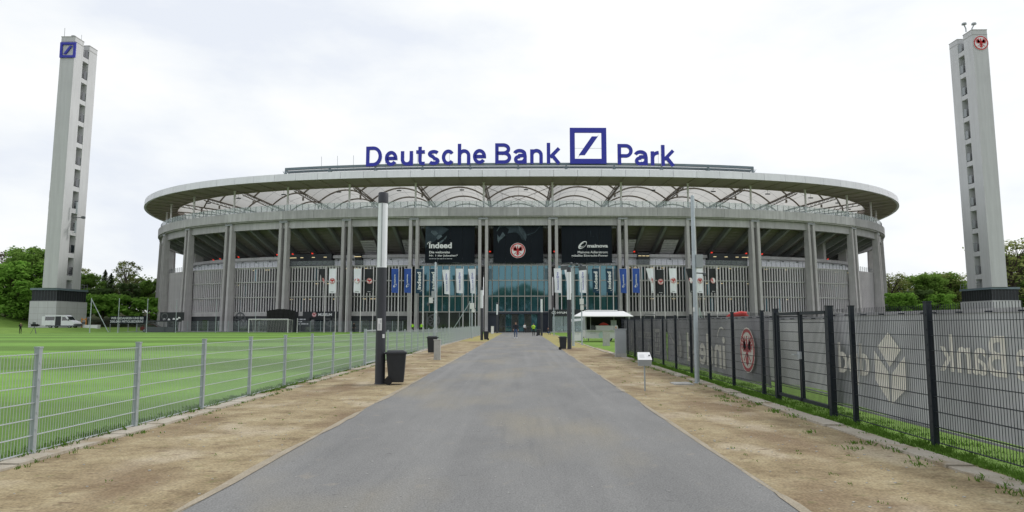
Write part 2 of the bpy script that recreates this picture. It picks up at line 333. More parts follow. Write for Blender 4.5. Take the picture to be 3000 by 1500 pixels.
def text_geo(body, x0, y0, x1, y1, bold=0.02, keep=False, space=1.0):
    vs, fs, bb = glyphs(body, bold, space); sx = (x1 - x0) / (bb[2] - bb[0]); sy = (y1 - y0) / (bb[3] - bb[1])
    return [(x0 + (x - bb[0]) * sx, y0 + (y - bb[1]) * sy) for x, y in vs], fs
def plane_map(o, r, u, n):
    o, r, u, n = V(o), V(r), V(u), V(n); return lambda x, y, l=0.0: o + r * x + u * y + n * l
def flat(name, geo, M, lift, m, parent, thick=0.0):
    vs, fs = geo; mb = MB()
    if not thick: mb.add([M(x, y, lift) for x, y in vs], fs)
    else:
        n = len(vs); cnt = {}
        for f in fs:
            for i in range(len(f)):
                e_ = (f[i], f[(i + 1) % len(f)]); cnt[e_] = 1
        side = [e_ for e_ in cnt if (e_[1], e_[0]) not in cnt]
        mb.add([M(x, y, lift + thick) for x, y in vs] + [M(x, y, lift) for x, y in vs], list(fs) + [tuple(i + n for i in reversed(f)) for f in fs] + [(a, a + n, b + n, b) for a, b in side])
    return mb.build(name, m, parent)
def dashes(x0, y0, x1, y1, seed=1, n=6):      # small print too fine to read: word-long dashes
    r = random.Random(seed); ws = [r.uniform(.5, 1.5) for _ in range(n)]; t = sum(ws) + .25 * (n - 1); q = []; x = x0
    for w in ws:
        e_ = x + w / t * (x1 - x0); q.append([(x, y0), (e_, y0), (e_, y1), (x, y1)]); x = e_ + .25 / t * (x1 - x0)
    return polys(*q)
def disc(cx, cy, r, n=28): return [(cx + r * math.cos(k * 2 * math.pi / n), cy + r * math.sin(k * 2 * math.pi / n)) for k in range(n)], [tuple(range(n))]
def ring(cx, cy, r0, r1, n=28, a0=0, a1=2 * math.pi):
    full = abs(a1 - a0 - 2 * math.pi) < 1e-6; k_ = n if full else n + 1
    vs = []
    for k in range(k_): a = a0 + (a1 - a0) * k / n; vs += [(cx + r0 * math.cos(a), cy + r0 * math.sin(a)), (cx + r1 * math.cos(a), cy + r1 * math.sin(a))]
    return vs, [(2 * k, 2 * k + 1, (2 * k + 3) % (2 * k_), (2 * k + 2) % (2 * k_)) for k in range(n)]
def polys(*ps):
    vs = []; fs = []
    for p in ps: o = len(vs); vs += list(p); fs.append(tuple(range(o, o + len(p))))
    return vs, fs
def move(geo, dx, dy, s=1.0): return [(x * s + dx, y * s + dy) for x, y in geo[0]], geo[1]
def eagle_geo(r):
    ps = [[(-.10, -.18), (.10, -.18), (.17, .10), (.12, .30), (-.12, .30), (-.17, .10)],                    # body
          [(-.07, .28), (.06, .28), (.09, .42), (.02, .55), (-.09, .53), (-.24, .46), (-.10, .44)],          # head and beak
          [(-.06, .57), (.04, .57), (.07, .66), (-.09, .66)]]
    for sx in (-1, 1):
        sh = (sx * .12, .22)
        ps.append([(sx * .10, -.05), (sx * .12, .28), (sx * .34, .46), (sx * .50, .40), (sx * .50, .12), (sx * .34, -.08)][::sx])
        for a, l in ((72, .46), (50, .52), (30, .52), (10, .50), (-10, .46), (-32, .40)):
            c, s_ = math.cos(R(a)), math.sin(R(a)); bx, by = sx * .20, .18; ex, ey = bx + sx * c * l, by + s_ * l; nx, ny = -s_ * .058, c * .058 * sx
            ps.append([(bx - nx, by - ny), (ex - nx * .9, ey - ny * .9), (ex + sx * c * .05, ey + s_ * .05), (ex + nx * .9, ey + ny * .9), (bx + nx, by + ny)][::sx])
        ps.append([(sx * .08, -.14), (sx * .14, -.10), (sx * .42, -.40), (sx * .52, -.36), (sx * .44, -.46), (sx * .50, -.54), (sx * .36, -.46)][::sx])
        ps.append([(sx * .02, -.18), (sx * .09, -.16), (sx * .22, -.56), (sx * .12, -.62)][::sx])
    ps.append([(-.06, -.16), (.06, -.16), (.07, -.62), (0, -.74), (-.07, -.62)])
    return [(x * r, y * r) for p in [polys(*ps)] for x, y in p[0]], polys(*ps)[1]
def emblem(M, cx, cy, r, parent, lift=0.01, dl=0.008, rim='print_white', red='print_red', white='print_white', sub=True, name='emblem_disc'):
    d = flat(name, disc(cx, cy, r), M, lift, rim, parent); p = d if sub else parent
    flat('emblem_ring', ring(cx, cy, r * .80, r * .95), M, lift + dl, red, p)
    flat('emblem_field', disc(cx, cy, r * .79), M, lift + dl * 1.5, white, p)
    flat('eagle', move(eagle_geo(r * .98), cx, cy - r * .02), M, lift + 2.5 * dl, red, p); return d
def square_logo(M, x0, y0, s, m, parent, lift, thick=0.0, fr=0.135):
    b = s * fr
    vs = [(x0, y0), (x0 + s, y0), (x0 + s, y0 + s), (x0, y0 + s), (x0 + b, y0 + b), (x0 + s - b, y0 + b), (x0 + s - b, y0 + s - b), (x0 + b, y0 + s - b)]
    flat('logo_frame', (vs, [(0, 1, 5, 4), (1, 2, 6, 5), (2, 3, 7, 6), (3, 0, 4, 7)]), M, lift, m, parent, thick)
    flat('logo_stroke', polys([(x0 + s * .24, y0 + s * .24), (x0 + s * .41, y0 + s * .24), (x0 + s * .77, y0 + s * .76), (x0 + s * .60, y0 + s * .76)]), M, lift, m, parent, thick)

# ================================================================== GROUND
struct('ground', MB().grid(lambda u, v: V((-1500 + 3000 * u, -700 + 3700 * v, -0.04)), 6, 6), 'terrain')
struct('lawn', MB().grid(lambda u, v: V((-118 + 112 * u, -6 + 136 * v, 0.0)), 8, 8), 'lawn')
struct('lawn', MB().grid(lambda u, v: V((4.75 + 105 * u, -6 + 137 * v, 0.0)), 8, 8), 'lawn_plain')
struct('forecourt', MB().grid(lambda u, v: V((-96 + 192 * u, 98 + 190 * v, -0.012)), 8, 8), 'paving')  # paving carried on unseen under the stadium to cut green bounce light
rg = random.Random(3)
def strip(xa, xb, y0, y1, z, wa=0.0, wb=0.0, step=0.5):
    n = int((y1 - y0) / step); jit = []
    a_ = b_ = 0.0
    for i in range(n + 1):
        a_ = a_ * 0.7 + rg.uniform(-wa, wa); b_ = b_ * 0.7 + rg.uniform(-wb, wb); jit.append((a_, b_))
    def fn(u, v):
        j = jit[round(v * n)]; y = y0 + (y1 - y0) * v; A = (xa(y) if callable(xa) else xa) + j[0]; B = (xb(y) if callable(xb) else xb) + j[1]
        return V((A + (B - A) * u, y, z))
    return MB().grid(fn, 1, n)
pathL = lambda y: -2.94 - 0.0025 * max(0, y - 20)
pathR = lambda y: 2.42 + 0.003 * max(0, y - 20)
struct('sand_verge', strip(-6.02, lambda y: pathL(y) + 0.12, -4, 62, 0.006, 0.04, 0), 'sand')
struct('sand_verge', strip(lambda y: pathR(y) - 0.12, 5.1, -4, 46, 0.006, 0, 0.04), 'sand')
struct('grass_verge', strip(-6.02, lambda y: pathL(y) + 0.12, 61.8, 118, 0.004, 0.04, 0), 'verge_grass')
struct('grass_verge', strip(lambda y: pathR(y) - 0.12, 4.75, 45.8, 118, 0.004, 0, 0.04), 'verge_grass')
struct('path', strip(pathL, pathR, -4, 131, 0.014, 0.007, 0.007, 0.3), 'asphalt')
sp = MB()                                      # sand washed over the edge of the asphalt
for i in range(55):
    y = 4 + 40 * rg.random() ** 1.6; sd = rg.random() < .5; e0 = (pathL(y) + .02) if sd else (pathR(y) - .02); L_ = rg.uniform(.5, 2.4); w_ = rg.uniform(.02, .075); n_ = 14
    sp.add([(e0 + (math.cos(a_) * w_ * rg.uniform(.6, 1.1)), y + math.sin(a_) * L_ * rg.uniform(.75, 1.1), 0.0152 + .00012 * i) for a_ in [k * 2 * math.pi / n_ for k in range(n_)]], [tuple(range(n_))])
tag(sp.build('sand_spill', 'dust'), 'loose sand spilled over both edges of the grey path', 'sand', kind='stuff')

# concrete edging slabs under the fences
def kerb_run(name, x0, x1, y0, y1, ln, z, drop=0.12):
    root = tag(MB().box((x0 + .02, y0, -0.05), (x1 - .02, y1, z - 0.03)).build(name, 'kerb'), kind='structure')
    y = y0; k = 0
    while y < y1:
        l = ln * rg.uniform(0.9, 1.1); dz = rg.uniform(-0.012, 0.008)
        if rg.random() > drop:
            MB().frame(((x0 + x1) / 2 + rg.uniform(-.015, .015), y + l / 2, z - 0.03 + dz), ((x1 - x0) / 2, rg.uniform(-.012, .012), 0), (0, l / 2 - 0.012, 0), (0, 0, 0.035)).build('kerb_slab', 'kerb', root)
        y += l
    return root
kerb_run('kerb', -6.0, -5.62, 2, 100, 1.0, 0.03)
kerb_run('kerb', 4.72, 5.02, 3, 38, 1.0, 0.03)
kerb_run('kerb', 4.66, 4.80, 38.5, 100, 1.2, 0.035, 0.05)

# grassy bank and wooded slope behind the left tower
sm_ = lambda t: max(0, min(1, t)) ** 2 * (3 - 2 * max(0, min(1, t)))
bank_z = lambda x, y: -.02 + .78 * sm_((y - 96) / 26) * sm_((-79 - x) / 9) + 2.6 * sm_((-103 - x) / 14) * sm_((y - 112) / 22)
struct('bank', MB().grid(lambda u, v: V((-165 + 87 * u, 95 + 62 * v, bank_z(-165 + 87 * u, 95 + 62 * v))), 44, 31), 'lawn_plain')
hr = random.Random(5)
struct('hill', MB().grid(lambda u, v: V((-190 + 125 * u, 158 + 60 * v, -0.03 + 8.5 * max(0, min(1, v * 2.6)) * (0.75 + 0.25 * math.sin(u * 7)) * min(1, (1 - u) * 3.2 + .05) + hr.uniform(0, .25))), 40, 14), 'hill')
struct('hill', MB().grid(lambda u, v: V((80 + 130 * u, 165 + 60 * v, -0.03 + 5.0 * max(0, min(1, v * 2.2)) * min(1, u * 5) + hr.uniform(0, .2))), 40, 12), 'hill')

# ================================================================== STADIUM
SA, SB, SN, SXC, SYF = 95.0, 75.0, 2.8, -0.65, 132.2
SYC = SYF + SB
_pl = []
_NP = 2400
for i in range(_NP + 1):
    w = i / _NP * math.pi; tt = w
    sx, cx = abs(math.sin(tt)) ** (2 / SN), math.copysign(abs(math.cos(tt)) ** (2 / SN), math.cos(tt))
    _pl.append((SA * sx, -SB * cx))
_cum = [0.0]
for i in range(_NP): _cum.append(_cum[-1] + math.hypot(_pl[i + 1][0] - _pl[i][0], _pl[i + 1][1] - _pl[i][1]))
HALF = _cum[-1]
import bisect
def P(s, off=0.0, z=0.0):
    """point on the stadium outline at arc length s from the middle of the front (right positive), moved outwards by off"""
    sg = 1 if s >= 0 else -1; q = min(abs(s), HALF - 1e-6); i = min(bisect.bisect_right(_cum, q) - 1, _NP - 1)
    t = (q - _cum[i]) / max(1e-9, _cum[i + 1] - _cum[i]); x = _pl[i][0] * (1 - t) + _pl[i + 1][0] * t; y = _pl[i][1] * (1 - t) + _pl[i + 1][1] * t
    gx = math.copysign(abs(x / SA) ** (SN - 1) / SA, x); gy = math.copysign(abs(y / SB) ** (SN - 1) / SB, y); l = math.hypot(gx, gy)
    gx /= l; gy /= l
    return V((SXC + sg * (x + gx * off), SYC + y + gy * off, z))
def frame_at(s):
    p = P(s); q = P(s, 1.0); n = (q - p).normalized(); return p, n, V((-n[1], n[0], 0))     # tangent points to +s
PITCHB = 13.6
cols_s = [PITCHB * (i - .5) for i in range(-9, 11)]           # column i+9 <-> index i
back = 16; gap = 2 * (HALF - cols_s[-1])
ring_s = cols_s + [cols_s[-1] + gap * k / back for k in range(1, back)] + [2 * HALF + cols_s[0]]
def Pw(s, off=0.0, z=0.0):
    if s > HALF: s -= 2 * HALF
    return P(s, off, z)
ST = thing('stadium', 'huge oval concrete stadium with white-rimmed roof at the end of the path', 'stadium', (SXC, SYF, 0))
# ---- roof rim
for k in range(len(ring_s) - 1):
    s0, s1 = ring_s[k], ring_s[k + 1]; n = 3
    for j in range(n):
        a, b = s0 + (s1 - s0) * j / n, s0 + (s1 - s0) * (j + 1) / n; g = 0.03; mb = MB(); ss = [a + g, (a + b) / 2, b - g]
        def prof(s): return [Pw(s, 3.55, 29.62), Pw(s, 4.06, 29.55), Pw(s, 3.94, 30.98), Pw(s, 3.6, 31.06)]
        pr = [prof(s) for s in ss]; vs = [p for q in pr for p in q]; fs = []
        for i in range(2):
            for c in range(4): fs.append((i * 4 + c, i * 4 + (c + 1) % 4, (i + 1) * 4 + (c + 1) % 4, (i + 1) * 4 + c))
        fs += [(3, 2, 1, 0), (8, 9, 10, 11)]
        mb.add(vs, fs).build('fascia_panel', 'panel_white', ST)
    mb = MB(); m = 4
    for i in range(m):
        a, b = s0 + (s1 - s0) * i / m, s0 + (s1 - s0) * (i + 1) / m
        q = [Pw(a, 3.6, 29.66), Pw(b, 3.6, 29.66), Pw(b, -3.3, 29.50), Pw(a, -3.3, 29.50), Pw(a, 3.6, 30.9), Pw(b, 3.6, 30.9), Pw(b, -3.3, 30.9), Pw(a, -3.3, 30.9)]
        mb.add(q, [(0, 3, 2, 1), (4, 5, 6, 7), (0, 1, 5, 4), (2, 3, 7, 6)])
    mb.build('soffit_panel', 'soffit', ST)
    mb = MB()                                 # ribs below the soffit
    for i in range(3):
        a = s0 + (s1 - s0) * i / 3; mb.bar(Pw(a, 3.4, 29.56), Pw(a, -3.3, 29.40), 0.10, 0.16)
    for i in range(4):
        a, b = s0 + (s1 - s0) * i / 4, s0 + (s1 - s0) * (i + 1) / 4; mb.bar(Pw(a, -3.25, 29.42), Pw(b, -3.25, 29.42), 0.22, 0.3)
    mb.build('soffit_rib', 'soffit', ST)
# ---- membrane roof, arches and radial trusses
def inner_pt(p):
    return V((SXC + max(-64, min(64, (p[0] - SXC) * .985)), max(SYF + 50, min(SYC * 2 - SYF - 50, p[1])), 0))
TR = []
for k in range(len(ring_s)):
    o = Pw(ring_s[k], -3.1); i_ = inner_pt(o); TR.append((o, i_))
def mem(k, v, t, lift=0.0):
    (o0, i0), (o1, i1) = TR[k], TR[k + 1]; a = o0 + (i0 - o0) * t; b = o1 + (i1 - o1) * t; p = a + (b - a) * v
    w = min(1.0, (b - a).length / 12.0); p = V((p[0], p[1], 29.75 + 2.7 * w * 4 * v * (1 - v) + lift)); return p
for k in range(len(ring_s) - 1):
    MB().grid(lambda u, v: mem(k, u, v), 14, 12).build('membrane_bay', 'membrane', ST, True)
    L = (TR[k][1] - TR[k][0]).length; vis = k <= 20
    if vis:
        for d in (5.6, 16.3, 27.2, 38.0):
            if d > L - 2: continue
            t = d / L; MB().tube([mem(k, j / 14, t, -0.16) for j in range(15)], 0.19, 6).build('arch', 'arch_steel', ST, True)
        sm = MB()                             # welded seams of the membrane
        for j in (3, 7, 11):
            sm.tube([mem(k, j / 14, q / 10, -0.03) for q in range(11)], 0.025, 4)
        for d in (11.0, 21.8, 32.6):
            if d < L - 2: sm.tube([mem(k, j / 14, d / L, -0.03) for j in range(15)], 0.025, 4)
        sm.build('membrane_seam', 'steel_grey', ST)
for k in range(0, 21):
    o, i_ = TR[k]; d = (i_ - o); L = d.length; d /= L; n = V((-d[1], d[0], 0)); mb = MB()
    up = lambda q, z: V((q[0], q[1], z))
    for w in (-.28, .28): mb.tube([up(o + n * w, 29.62), up(i_ + n * w, 29.55)], 0.11, 6)
    mb.tube([up(o, 29.0), up(o + d * L * .5, 28.7), up(i_, 28.6)], 0.10, 6)
    q = 0.0; sgn = 1
    while q < L - 1.5:
        for w in (-.28, .28): mb.bar(up(o + d * q + n * w, 29.6), up(o + d * (q + .75), 28.8), 0.06)
        mb.bar(up(o + d * q - n * .28, 29.6), up(o + d * (q + 1.5) + n * .28, 29.6), 0.05); q += 1.5
    for qd in (5.6, 16.3, 27.2):
        if qd < L: mb.box(up(o + d * qd, 28.0) - V((.16, .16, 0)), up(o + d * qd, 28.7) + V((.16, .16, 0)))
    mb.build('radial_truss', 'arch_steel', ST)
mb = MB()
for a, b in (((9, 2.0), (10, 30.0)), ((10, 2.0), (9, 30.0))):
    p0 = TR[a[0]][0] + (TR[a[0]][1] - TR[a[0]][0]).normalized() * a[1]; p1 = TR[b[0]][0] + (TR[b[0]][1] - TR[b[0]][0]).normalized() * b[1]
    mb.tube([V((p0[0], p0[1], 29.4)), V((p1[0], p1[1], 29.2))], 0.06, 5)
mb.build('bracing_cable', 'arch_steel', ST)
for k in range(0, 19):                        # speakers hung under the membrane
    p = mem(k, 0.62, 0.13); MB().frame((p[0], p[1], 29.6), (.45, 0, 0), (0, .25, .05), (0, -.03, .12)).tube([(p[0], p[1], 29.7), p], 0.03, 4).build('loudspeaker', 'steel_dark', ST)
# ---- deck, parapet, ring beam
for k in range(len(ring_s) - 1):
    s0, s1 = ring_s[k], ring_s[k + 1]
    for j in range(2):
        a, b = s0 + (s1 - s0) * j / 2 + .02, s0 + (s1 - s0) * (j + 1) / 2 - .02; mb = MB(); vs = []; m = 4
        for i in range(m + 1):
            s = a + (b - a) * i / m; vs += [Pw(s, .62, 22.45), Pw(s, .72, 22.5), Pw(s, .72, 24.22), Pw(s, .40, 24.26), Pw(s, .40, 22.5)]
        fs = [(i * 5 + c, i * 5 + (c + 1) % 5, (i + 1) * 5 + (c + 1) % 5, (i + 1) * 5 + c) for i in range(m) for c in range(5)] + [(4, 3, 2, 1, 0), tuple(m * 5 + c for c in range(5))]
        mb.add(vs, fs).build('parapet_panel', 'concrete_light', ST)
    mb = MB(); m = 4
    for i in range(m):
        a, b = s0 + (s1 - s0) * i / m, s0 + (s1 - s0) * (i + 1) / m
        def ringbox(o1, o0, z0, z1): mb.add([Pw(a, o1, z0), Pw(b, o1, z0), Pw(b, o0, z0), Pw(a, o0, z0), Pw(a, o1, z1), Pw(b, o1, z1), Pw(b, o0, z1), Pw(a, o0, z1)], [(0, 3, 2, 1), (4, 5, 6, 7), (0, 1, 5, 4), (2, 3, 7, 6)])
        ringbox(.45, -3.0, 22.25, 22.6)
    mb.build('deck_slab', 'concrete', ST)
    mb = MB()
    for i in range(m):
        a, b = s0 + (s1 - s0) * i / m, s0 + (s1 - s0) * (i + 1) / m; ringbox(-.15, -.85, 20.75, 22.22)
    mb.build('ring_beam', 'concrete_light', ST)
# ---- glass balustrade (front)
pane_me = MB().box((-.655, -.012, .06), (.655, .012, 1.36)).mesh('glass_pane', (0, 0, 0), 'glass_clear')
post_me = MB().box((-.03, -.05, 0), (.03, .03, 1.30)).mesh('balustrade_post', (0, 0, 0), 'steel_dark')
nb = 10
for k in range(1, 18):
    for j in range(nb):
        s = cols_s[k] + PITCHB * (j + .5) / nb; p, n, t = frame_at(s); q = P(s, .15, 24.2); inst('glass_pane', pane_me, ST, q, math.atan2(t[1], t[0]))
        s = cols_s[k] + PITCHB * j / nb; p, n, t = frame_at(s); inst('balustrade_post', post_me, ST, P(s, .15, 24.2), math.atan2(t[1], t[0]))
# ---- slender posts carrying the roof edge, twin columns
slim = MB().lathe((0, 0, 0), [(.26, 22.3), (.26, 22.9), (.20, 23.2), (.20, 29.3), (.34, 29.45)], 12).mesh('roof_post', (0, 0, 0), 'steel_white', True)
def pillar(prof, w):                           # prof in (off, z), extruded along the tangent (local x)
    return MB().prism([(0, -o, z) for o, z in prof], (-w / 2, 0, 0), (w / 2, 0, 0))
pil = pillar([(.85, 0), (.35, 22.18), (-.75, 22.18), (-.95, 0)], .58).mesh('column', (0, 0, 0), 'concrete')
brk = MB().box((-.95, -.45, 21.85), (.95, -.32, 22.15)).box((-.62, -.5, 22.15), (-.54, -.38, 22.6)).box((.54, -.5, 22.15), (.62, -.38, 22.6)).mesh('bracket', (0, 0, 0), 'steel_grey')
inpil = MB().box((-.5, 6.5, 0), (.5, 8.3, 20.0)).mesh('inner_column', (0, 0, 0), 'concrete')
for k in range(len(ring_s) - 1):
    s = ring_s[k]; s_ = s - 2 * HALF if s > HALF else s; p, n, t = frame_at(s_); rz = math.atan2(t[1], t[0]); back_ = k > 19
    inst('roof_post', slim, ST, P(s_, -.9), rz)
    for w in (-.66, .66): inst('column', pil, ST, p + t * w, rz)
    if not back_: inst('bracket', brk, ST, p, rz)
    if k in (2, 3, 15, 16, 17) or k == 1: inst('inner_column', inpil, ST, p, rz)
# ---- upper tier seen from below: stepped terrace, rakers, red lamps
lamp_me = MB().lathe((0, 0, 0), [(.12, -.3), (.22, -.2), (.22, .25), (.1, .35)], 10).mesh('red_lamp', (0, 0, 0), 'red_lamp')
rl = random.Random(11)
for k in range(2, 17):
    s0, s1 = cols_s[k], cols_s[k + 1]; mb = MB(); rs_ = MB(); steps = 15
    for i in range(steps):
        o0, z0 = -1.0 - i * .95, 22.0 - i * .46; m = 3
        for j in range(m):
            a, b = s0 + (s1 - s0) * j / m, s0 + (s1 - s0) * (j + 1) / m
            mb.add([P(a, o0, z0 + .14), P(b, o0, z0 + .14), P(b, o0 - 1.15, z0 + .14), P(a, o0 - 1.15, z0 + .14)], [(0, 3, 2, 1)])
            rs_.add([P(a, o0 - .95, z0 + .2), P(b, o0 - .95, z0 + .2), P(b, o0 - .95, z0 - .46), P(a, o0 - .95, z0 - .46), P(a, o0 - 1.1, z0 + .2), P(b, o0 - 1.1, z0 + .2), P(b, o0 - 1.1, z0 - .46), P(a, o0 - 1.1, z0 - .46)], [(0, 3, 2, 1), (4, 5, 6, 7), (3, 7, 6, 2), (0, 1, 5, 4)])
    mb.build('terrace_underside', 'terrace_shaded', ST); rs_.build('terrace_risers', 'riser_lit', ST)
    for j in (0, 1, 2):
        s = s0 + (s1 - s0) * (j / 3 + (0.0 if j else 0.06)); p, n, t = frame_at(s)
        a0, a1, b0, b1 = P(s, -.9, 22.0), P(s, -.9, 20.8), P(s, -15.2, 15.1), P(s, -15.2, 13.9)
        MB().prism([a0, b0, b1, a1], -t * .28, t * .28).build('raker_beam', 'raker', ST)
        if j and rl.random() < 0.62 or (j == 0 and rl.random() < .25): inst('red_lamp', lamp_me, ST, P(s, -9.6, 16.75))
    if k in (7, 11):                           # ribbed undersides of the stairs
        for j in (0, 2):
            a, b = s0 + (s1 - s0) * (j / 3 + .06), s0 + (s1 - s0) * (j / 3 + .29); mb = MB()
            for i in range(9):
                o0 = -5.0 - i * .42; z0 = 18.6 - i * .30
                mb.add([P(a, o0, z0), P(b, o0, z0), P(b, o0 - .42, z0 - .16), P(a, o0 - .42, z0 - .16), P(b, o0 - .42, z0 - .30), P(a, o0 - .42, z0 - .30)], [(0, 3, 2, 1), (3, 5, 4, 2)])
            mb.build('stair_underside', 'concrete_light', ST)
# ---- concourse floor, rear walls and kiosks on it
for k in range(1, 18):
    s0, s1 = cols_s[k], cols_s[k + 1]; mb = MB(); m = 4
    def seg(o1, o0, z0, z1, fa=0.0, fb=1.0):
        for i in range(m):
            a, b = s0 + (s1 - s0) * (fa + (fb - fa) * i / m), s0 + (s1 - s0) * (fa + (fb - fa) * (i + 1) / m)
            mb.add([P(a, o1, z0), P(b, o1, z0), P(b, o0, z0), P(a, o0, z0), P(a, o1, z1), P(b, o1, z1), P(b, o0, z1), P(a, o0, z1)], [(0, 3, 2, 1), (4, 5, 6, 7), (0, 1, 5, 4), (2, 3, 7, 6), (3, 0, 4, 7), (1, 2, 6, 5)])
    seg(-1.3, -16 if 3 <= k <= 15 else -5, 12.72, 13.0); mb.build('concourse_floor', 'concrete', ST)
    if 3 <= k <= 15:
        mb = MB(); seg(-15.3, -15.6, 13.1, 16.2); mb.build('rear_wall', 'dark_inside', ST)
        fb = {6: 0.30, 12: 1.0, 13: 1.0, 5: 0.9}.get(k, 1.0); fa = {6: 0.0, 12: 0.5, 7: 0.10, 13: 0.0}.get(k, 0.0)
        if k == 6: fa, fb = 0.62, 1.0
        if k == 5: fa, fb = 0.0, 0.86
        if k == 12: fa, fb = 0.0, 0.42
        if k == 13: fa, fb = 0.10, 1.0
        mb = MB(); seg(-6.0, -6.3, 13.1, 15.0, fa, fb); mb.build('kiosk_wall', 'panel_white', ST)
        mb = MB(); seg(-5.2, -8.5, 15.0, 15.62, fa, fb); mb.build('kiosk_roof', 'concrete_light', ST)
        if fb - fa < 0.95 or k in (8, 11):
            ga, gb = ((fb + .01, 1.0) if 1 - fb > fa else (0.0, fa - .01)) if fb - fa < .95 else (0.30, 0.48)
            mb = MB(); seg(-4.7, -7.5, 13.1, 15.9, ga, gb); kb = mb.build('kiosk_box', 'black_wall', ST)
            for q in range(3):
                s = s0 + (s1 - s0) * (ga + (gb - ga) * (q + .5) / 3); p_ = P(s, -4.6, 15.2); MB().box(p_ - V((.3, .05, .05)), p_ + V((.3, .05, .05))).build('lamp', 'warm_lamp', kb)
        lm = MB()
        for q in range(3):
            s = s0 + (s1 - s0) * (fa + (fb - fa) * (q + .5) / 3); p_ = P(s, -5.8, 14.7); lm.box(p_ - V((.16, .1, .1)), p_ + V((.16, .1, .1)))
        lm.build('wall_lamp', 'steel_dark', ST)
    mb = MB(); seg(-1.30, -1.33, 13.25, 14.15); mb.build('railing_glass', 'glass_faint', ST)
    for i in range(12):
        s = s0 + (s1 - s0) * i / 12; MB().bar(P(s, -1.31, 13.0), P(s, -1.31, 14.2), .05).build('railing_post', 'steel_dark', ST)
